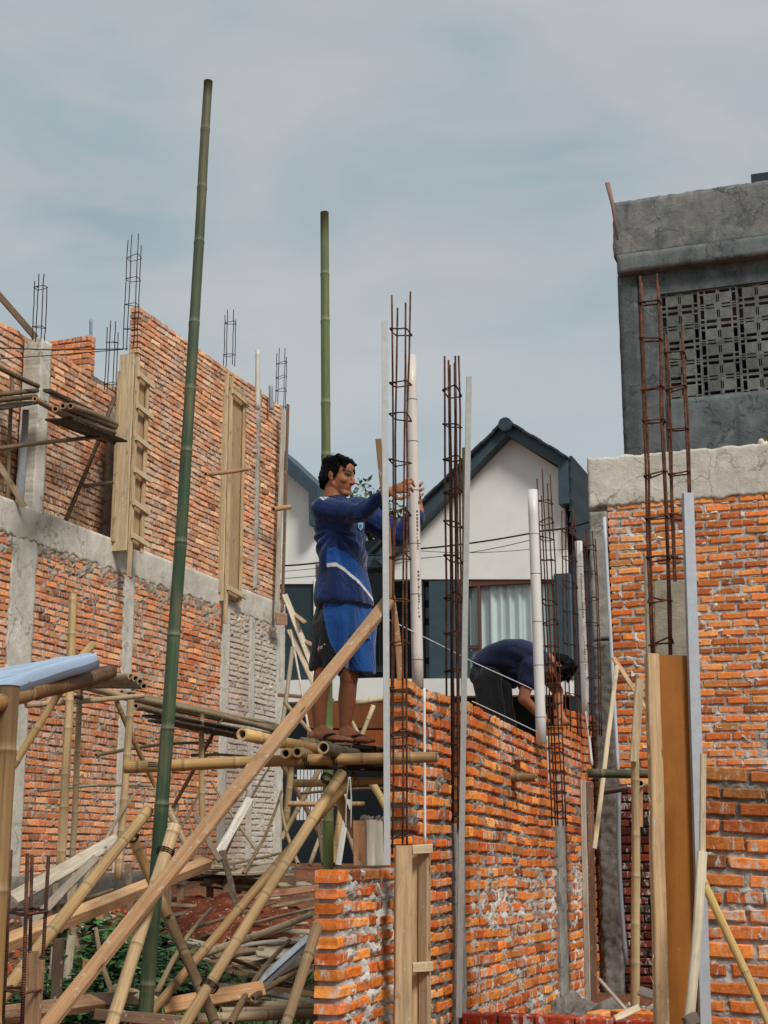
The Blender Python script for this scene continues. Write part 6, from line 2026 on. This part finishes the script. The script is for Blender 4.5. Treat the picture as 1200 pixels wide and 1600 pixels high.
    sleeve(sh_f, el_f, el_f.lerp(wr_f, .80), .080, .066, .050)
    rcone(mb, M(534, 808, -.03), sh_n, .088, .074)
    # hanging cloth under the raised arm
    rcone(mb, M(512, 815, -.10), M(538, 820, -.15), .07, .045)
    def cz(pts, d=-.12):
        w = [(M(x, y, d).x, M(x, y, d).z) for x, y in pts]
        def g(x):
            if x <= w[0][0]: return w[0][1]
            for (a, b), (c, e) in zip(w, w[1:]):
                if x <= c: return b + (e - b) * (x - a) / (c - a)
            return w[-1][1]
        return g
    top = cz([(511, 858), (525, 858), (540, 864), (556, 876), (568, 884), (582, 893)])
    bot = cz([(511, 883), (526, 883), (537, 888), (548, 897), (560, 906), (572, 917), (584, 930)])
    sx = M(511, 880, -.12).x
    pxm = (M(540, 880, -.12).x - M(520, 880, -.12).x) / 20
    NAVY = rgb(20, 42, 90); BLUE = rgb(28, 82, 154); WHT = rgb(220, 218, 216)
    smid = M(504, 779, -.10)
    sdir = (M(512, 789, -.16) - M(498, 770, -.06)); sdir.normalize()
    def shirt(w, n):
        c = NAVY
        yb = w.y < YM + .06
        if w.x > sx and w.z < top(w.x) and w.z > bot(w.x) and yb and w.z < M(520, 845).z: c = BLUE
        if w.x > sx and abs(w.z - bot(w.x) + .006) < .0095 and yb: c = WHT
        # three stripes over the shoulder
        dx = (w.x - M(497.5, 779, -.1).x) / pxm; dz = -(w.z - M(500, 779, -.1).z) / pxm
        al = dx * .67 + dz * .74; ac = dx * .74 - dz * .67
        if -12 < al < 13 and w.z > M(500, 793, -.1).z and w.x < M(520, 0, -.1).x:
            for k in (2.0, 7.0, 12.0):
                if abs(ac - k) < 1.6: c = WHT
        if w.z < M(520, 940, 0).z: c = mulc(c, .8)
        if w.z > M(520, 789, 0).z and (w - V((neck.x, neck.y, w.z))).length < .075: c = rgb(20, 28, 62)
        return c
    def fold(w, n):
        q = V((w.x * 2.6 + w.y * 1.5, w.y * 2.0, w.z * 1.2))
        lo = max(0, min(1, (M(520, 830).z - w.z) / .25))
        f = .012 * nz((w.x * 5 + w.z * 4, w.y * 3, w.z * 1.5 - w.x * 2), 1.6, 2) + .008 * nz(q, 3.0, 2) + .005 * nz((w.x * 9, w.y * 9, w.z * 3.5))
        g = .012 * sin(w.x * 48 + w.z * 9 + 5 * nz(q, 1.5)) * lo * .45
        arm = .004 * sin((w.x * 34 - w.z * 50) + 9 * nz(q, 2.6)) * (1 - lo) * (.5 + nz(q, 2.0, 8))
        ap = M(522, 828, -.14)
        dx, dz = w.x - ap.x, w.z - ap.z
        r = sqrt(dx * dx + dz * dz)
        rad = .0060 * sin(atan2(dz, dx) * 13 + 7 * nz(q, 1.3) + r * 10) * max(0, min(1, (r - .03) / .06)) * max(0, min(1, (.42 - r) / .2)) if dz < .04 else 0
        tot = f + g + arm + rad
        return max(tot, -.002) if w.z < M(520, 918).z else tot
    fuse(mb, 'jersey', MT['fabric'], root, .0042, shirt, 5, fold)
    # chest badge: a small pale-blue shield
    bm = MB(); c = M(563, 822, -.16) + bf * .0
    def on_shirt(px, py):
        return None
    shirt_o = [o for o in root.children if o.name.startswith('jersey')][0]
    org = Vector(root['_org'])
    def project(px, py, ob):
        r = ray(px, py).normalized()
        ok, loc, nn, ix = ob.ray_cast(CAM - org, r)
        return (loc + org + nn * .003, nn) if ok else (None, None)
    bpy.context.view_layer.update()
    def badge(name, pts, ob, col, lift=.0):
        """flat emblem laid on the cloth at the place where it is sewn"""
        m2 = MB(); ids = []
        pc, nn = project(sum(p[0] for p in pts) / len(pts), sum(p[1] for p in pts) / len(pts), ob)
        if pc is None: return
        pc = pc + nn * (.004 + lift)
        for x, y in pts:
            r = ray(x, y); t = (pc - CAM).dot(nn) / r.dot(nn); ids.append(m2.add(CAM + r * t, col))
        m2.face(ids, False)
        return m2.build(name, MT['plain'], root)
    chest = badge('chest_badge', [(559.5, 817), (563, 814.5), (567, 817), (567.3, 824), (563.5, 829), (560, 825)], shirt_o, rgb(150, 196, 220))
    bc = badge('badge_centre', [(561.5, 819), (565.5, 819), (565, 824), (563.3, 826), (561.8, 824)], shirt_o, rgb(64, 120, 170), .002)
    if bc and chest: bc.parent = chest

    # ---- shorts
    mb = MB()
    loft(mb, [ring(537, 925, .140, .098), ring(537, 950, .162, .114), ring(537, 985, .184, .134), ring(537, 1000, .182, .130)], 32)
    loft(mb, [(M(524, 940, -.05), bl * .085, bf * .09), (M(519, 975, -.075), bl * .093, bf * .119), (M(517, 1000, -.085), bl * .088, bf * .108), (M(515, 1025, -.09), bl * .086, bf * .100), (M(514, 1046, -.09), bl * .087, bf * .096)], 26)
    loft(mb, [(M(550, 940, .05), bl * .085, bf * .09), (M(556, 975, .075), bl * .095, bf * .119), (M(557, 1000, .075), bl * .090, bf * .104), (M(557, 1028, .07), bl * .088, bf * .094), (M(558, 1053, .07), bl * .089, bf * .090)], 26)
    def xz(pts, d=-.15):
        w = [(M(x, y, d).z, M(x, y, d).x) for x, y in pts][::-1]
        def g(z):
            if z <= w[0][0]: return w[0][1]
            for (a, b), (c, e) in zip(w, w[1:]):
                if z <= c: return b + (e - b) * (z - a) / (c - a)
            return w[-1][1]
        return g
    edge = xz([(503, 925), (505, 955), (509, 980), (516, 1005), (527, 1024), (538, 1040), (548, 1052)])
    def shorts(w, n):
        if w.x < edge(w.z) and w.y < YM + .03: return rgb(14, 15, 20)
        c = rgb(22, 72, 136)
        if abs(w.x - edge(w.z)) < .006 and w.y < YM: c = rgb(44, 90, 150)
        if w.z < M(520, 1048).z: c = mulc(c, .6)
        return c
    def fold2(w, n):
        q = V((w.x * 2, w.y * 2, w.z * .8))
        return .010 * nz(q, 3.2, 6) + .012 * sin(w.x * 46 + 7 * nz(q, 1.6)) * max(0, min(1, (M(520, 950).z - w.z) / .3))
    fuse(mb, 'shorts', MT['fabric'], root, .0045, shorts, 4, fold2)
    sh_o = [o for o in root.children if o.name.startswith('shorts')][0]
    bpy.context.view_layer.update()
    # small red-and-white sports mark on the dark side panel
    badge('tick_mark', [(495, 1014), (497.5, 1019.5), (505, 1012.5), (498.5, 1017), (496.5, 1012)], sh_o, rgb(190, 70, 60))
    for i, (x, w_) in enumerate(((498, 2.0), (500.6, 1.1), (502.8, 1.8))):
        badge('printed_letter', [(x - w_ * .4, 1010 - i * .6), (x + w_ * .6, 1009.6 - i * .6), (x + w_ * .3, 1015 - i * .8), (x - w_ * .6, 1015.4 - i * .8)], sh_o, rgb(214, 210, 206), .001)
    badge('printed_letter', [(506, 1006), (508, 1005.8), (507.8, 1007.6), (506, 1007.8)], sh_o, rgb(210, 206, 202), .001)

    # ---- sandals
    for heel, dn, s in (F1, F2):
        m2 = MB(); rings = []
        n = 22; out = []
        for i in range(n):
            t = 2 * pi * i / n; a = cos(t); b = sin(t)
            L_ = .112 + .132 * a; wd = .036 + .012 * (a * .5 + .5)
            out.append(heel + dn * L_ + s * (wd * b) - UP * (.034 + .004 * (a * .5 + .5)))
        r0 = [m2.add(p + UP * .008, rgb(52, 44, 40)) for p in out]; r1 = [m2.add(p - UP * .012, rgb(28, 26, 26)) for p in out]
        m2.face(r0); m2.face(r1[::-1])
        for i in range(n): m2.face((r0[(i + 1) % n], r0[i], r1[i], r1[(i + 1) % n]), False)
        sd = m2.build('sandal', MT['rubber'], root)
        m3 = MB()
        tp = heel + dn * .185 - s * .012 - UP * .006
        for q in (-1, 1):
            tube(m3, [heel + dn * .085 + s * (.046 * q) - UP * .028, heel + dn * .115 + s * (.040 * q) + UP * .016, heel + dn * .15 + s * (.018 * q) + UP * .024, tp + UP * .012, tp - UP * .012], [.006, .0075, .0075, .006, .005], 7, rgb(40, 34, 32))
        m3.build('sandal_strap', MT['rubber'], root).parent = sd
standing_man()

# ----------------------------------------------------------------- the bending worker
def bending_man():
    YM = 10.55
    M = lambda px, py, dy=0.0: P(px, py, YM + dy)
    root = thing('person', 'man in dark T-shirt bending over behind the new wall, arms reaching down', 'person', V((M(770, 1100).x, YM, ground_z(M(770, 1100).x, YM) + .55)))
    mb = MB()
    hd = Head(M(871, 1043, -.0), V((-.50, .05, -.80)), V((.80, 0, -.50)), .96)
    neck = M(848, 1030, 0)
    hd.build(mb, neck)
    rcone(mb, neck, M(832, 1034), .058, .085)
    rcone(mb, M(832, 1036), M(770, 1046), .11, .12)
    s_n, s_f = M(829, 1044, -.16), M(846, 1040, .16)
    e_n, e_f = M(818, 1092, -.20), M(871, 1080, .10)
    w_n, w_f = M(842, 1116, -.12), M(874, 1108, -.05)
    rcone(mb, s_n, e_n, .052, .042); rcone(mb, e_n, w_n, .042, .028)
    rcone(mb, s_f, e_f, .054, .044); rcone(mb, e_f, w_f, .044, .028)
    for q, w, px, py in ((0, w_n, 850, 1122), (1, w_f, 880, 1124)):
        d0 = -.12 if q == 0 else -.14
        pm = M(px - 2, py - 4, d0)
        fs = []
        for i in range(4):
            fs.append([M(px - 4 + i * 2.2, py - 3, d0), M(px - 2 + i * 2.6, py + 2, d0 - .02), M(px + i * 2.9, py + 6 - i * .7, d0 - .02), M(px + 1 + i * 2.9, py + 9 - i * .9, d0 - .01)])
        hand(mb, w, pm, V((.2, -1, .3)), fs, [M(px - 6, py - 3, d0), M(px - 9, py + 1, d0 - .03), M(px - 8, py + 5, d0 - .03)], .034)
    for dy in (-.09, .10):
        hp, kn = M(760, 1062, dy), M(772, 1150, dy * 1.2 - .03)
        an = V((M(764, 1150, dy).x, YM + dy, root['_org'][2] + .08))
        rcone(mb, hp, kn, .088, .058); rcone(mb, kn, an, .055, .036)
        rcone(mb, an - UP * .04, an + V((.17, -.06, -.055)), .034, .03, 12, .7, UP)
    fuse(mb, 'body', MT['skin'], root, .006, lambda w, n: hd.color(w, mulc(SKIN, .92)), 3)
    R = random.Random(5)
    cl = [((-.04, R.uniform(-.05, .05), .08), (R.uniform(-.09, .06), R.uniform(-.06, .06), .125), .024, .008) for i in range(16)]
    cl += [((.02, -.05 + i * .014, .1), (.08, -.045 + i * .013, .07), .02, .008) for i in range(8)]
    hair_mesh(hd, root, cl, True, .006, 7)
    # T-shirt stretched over the back
    mb = MB()
    sp = [(746, 1049, .088, .150), (756, 1043, .115, .165), (772, 1036, .138, .175), (792, 1031, .148, .185), (814, 1030, .146, .195), (834, 1033, .125, .185), (850, 1036, .085, .13), (857, 1037, .06, .075)]
    rings = []
    for i, (x, y, h, wd) in enumerate(sp):
        a = M(*sp[max(0, i - 1)][:2]); b = M(*sp[min(len(sp) - 1, i + 1)][:2]); t = (b - a).normalized()
        up = V((0, 1, 0)).cross(t).normalized()
        if up.z < 0: up = -up
        rings.append((M(x, y), V((0, 1, 0)) * wd, up * h))
    loft(mb, rings, 32, 2.2)
    rcone(mb, s_n, s_n.lerp(e_n, .46), .086, .078); rcone(mb, s_f, s_f.lerp(e_f, .40), .086, .078)
    # slack cloth hanging under the belly
    rcone(mb, M(800, 1052, -.10), M(815, 1060, -.08), .07, .06)
    rcone(mb, M(755, 1056, -.05), M(800, 1070, -.08), .045, .03)
    def fold(w, n):
        q = V((w.x * 2, w.y * 2, w.z * 2))
        return .012 * nz(q, 2.4, 3) + .009 * sin(w.x * 26 + w.z * 46 + 6 * nz(q, 1.5)) * max(0, min(1, .6 - n.z))
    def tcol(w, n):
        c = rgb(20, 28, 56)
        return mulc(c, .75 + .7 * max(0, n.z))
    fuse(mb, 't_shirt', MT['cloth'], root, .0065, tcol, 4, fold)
    mb = MB()
    for dy in (-.09, .10):
        hp, kn = M(762, 1062, dy), M(774, 1160, dy * 1.2 - .03)
        rcone(mb, hp, kn, .112, .100)
    rcone(mb, M(756, 1055, -.06), M(756, 1055, .07), .105, .105)
    rcone(mb, M(785, 1075, -.08), M(790, 1140, -.08), .07, .08)
    fuse(mb, 'trousers', MT['cloth'], root, .007, lambda w, n: rgb(22, 22, 26), 4, lambda w, n: .012 * nz((w.x * 5, w.y * 5, w.z * 2.4), 2.4))
    return root
bending_man()
# what the bending worker stands on
def back_deck():
    x, y = P(770, 1100, 10.55).x, 10.55
    z = ground_z(x, y) + .55 - .012
    root = thing('timber_deck', 'rough working deck of planks hidden behind the new wall under the bending worker', 'deck', (x, y, ground_z(x, y)))
    for i in range(5):
        mb = MB(); o = W_ * (-.32 + i * .16) ; c = V((x, y, z - .02)) + o
        plank_mb(mb, c - U * .9, c + U * .7, .145, .03, UP, rgb(134, 108, 78), seed=i); mb.build('plank', MT['wood'], root)
    for s in (-1, 1):
        for t in (-.7, .6):
            mb = MB(); b = V((x, y, 0)) + W_ * (.28 * s) + U * t; zg = ground_z(b.x, b.y)
            plank_mb(mb, V((b.x, b.y, zg - .05)), V((b.x, b.y, z - .036)), .06, .05, V((0, -1, 0)), WOODD); mb.build('leg', MT['wood'], root)
back_deck()
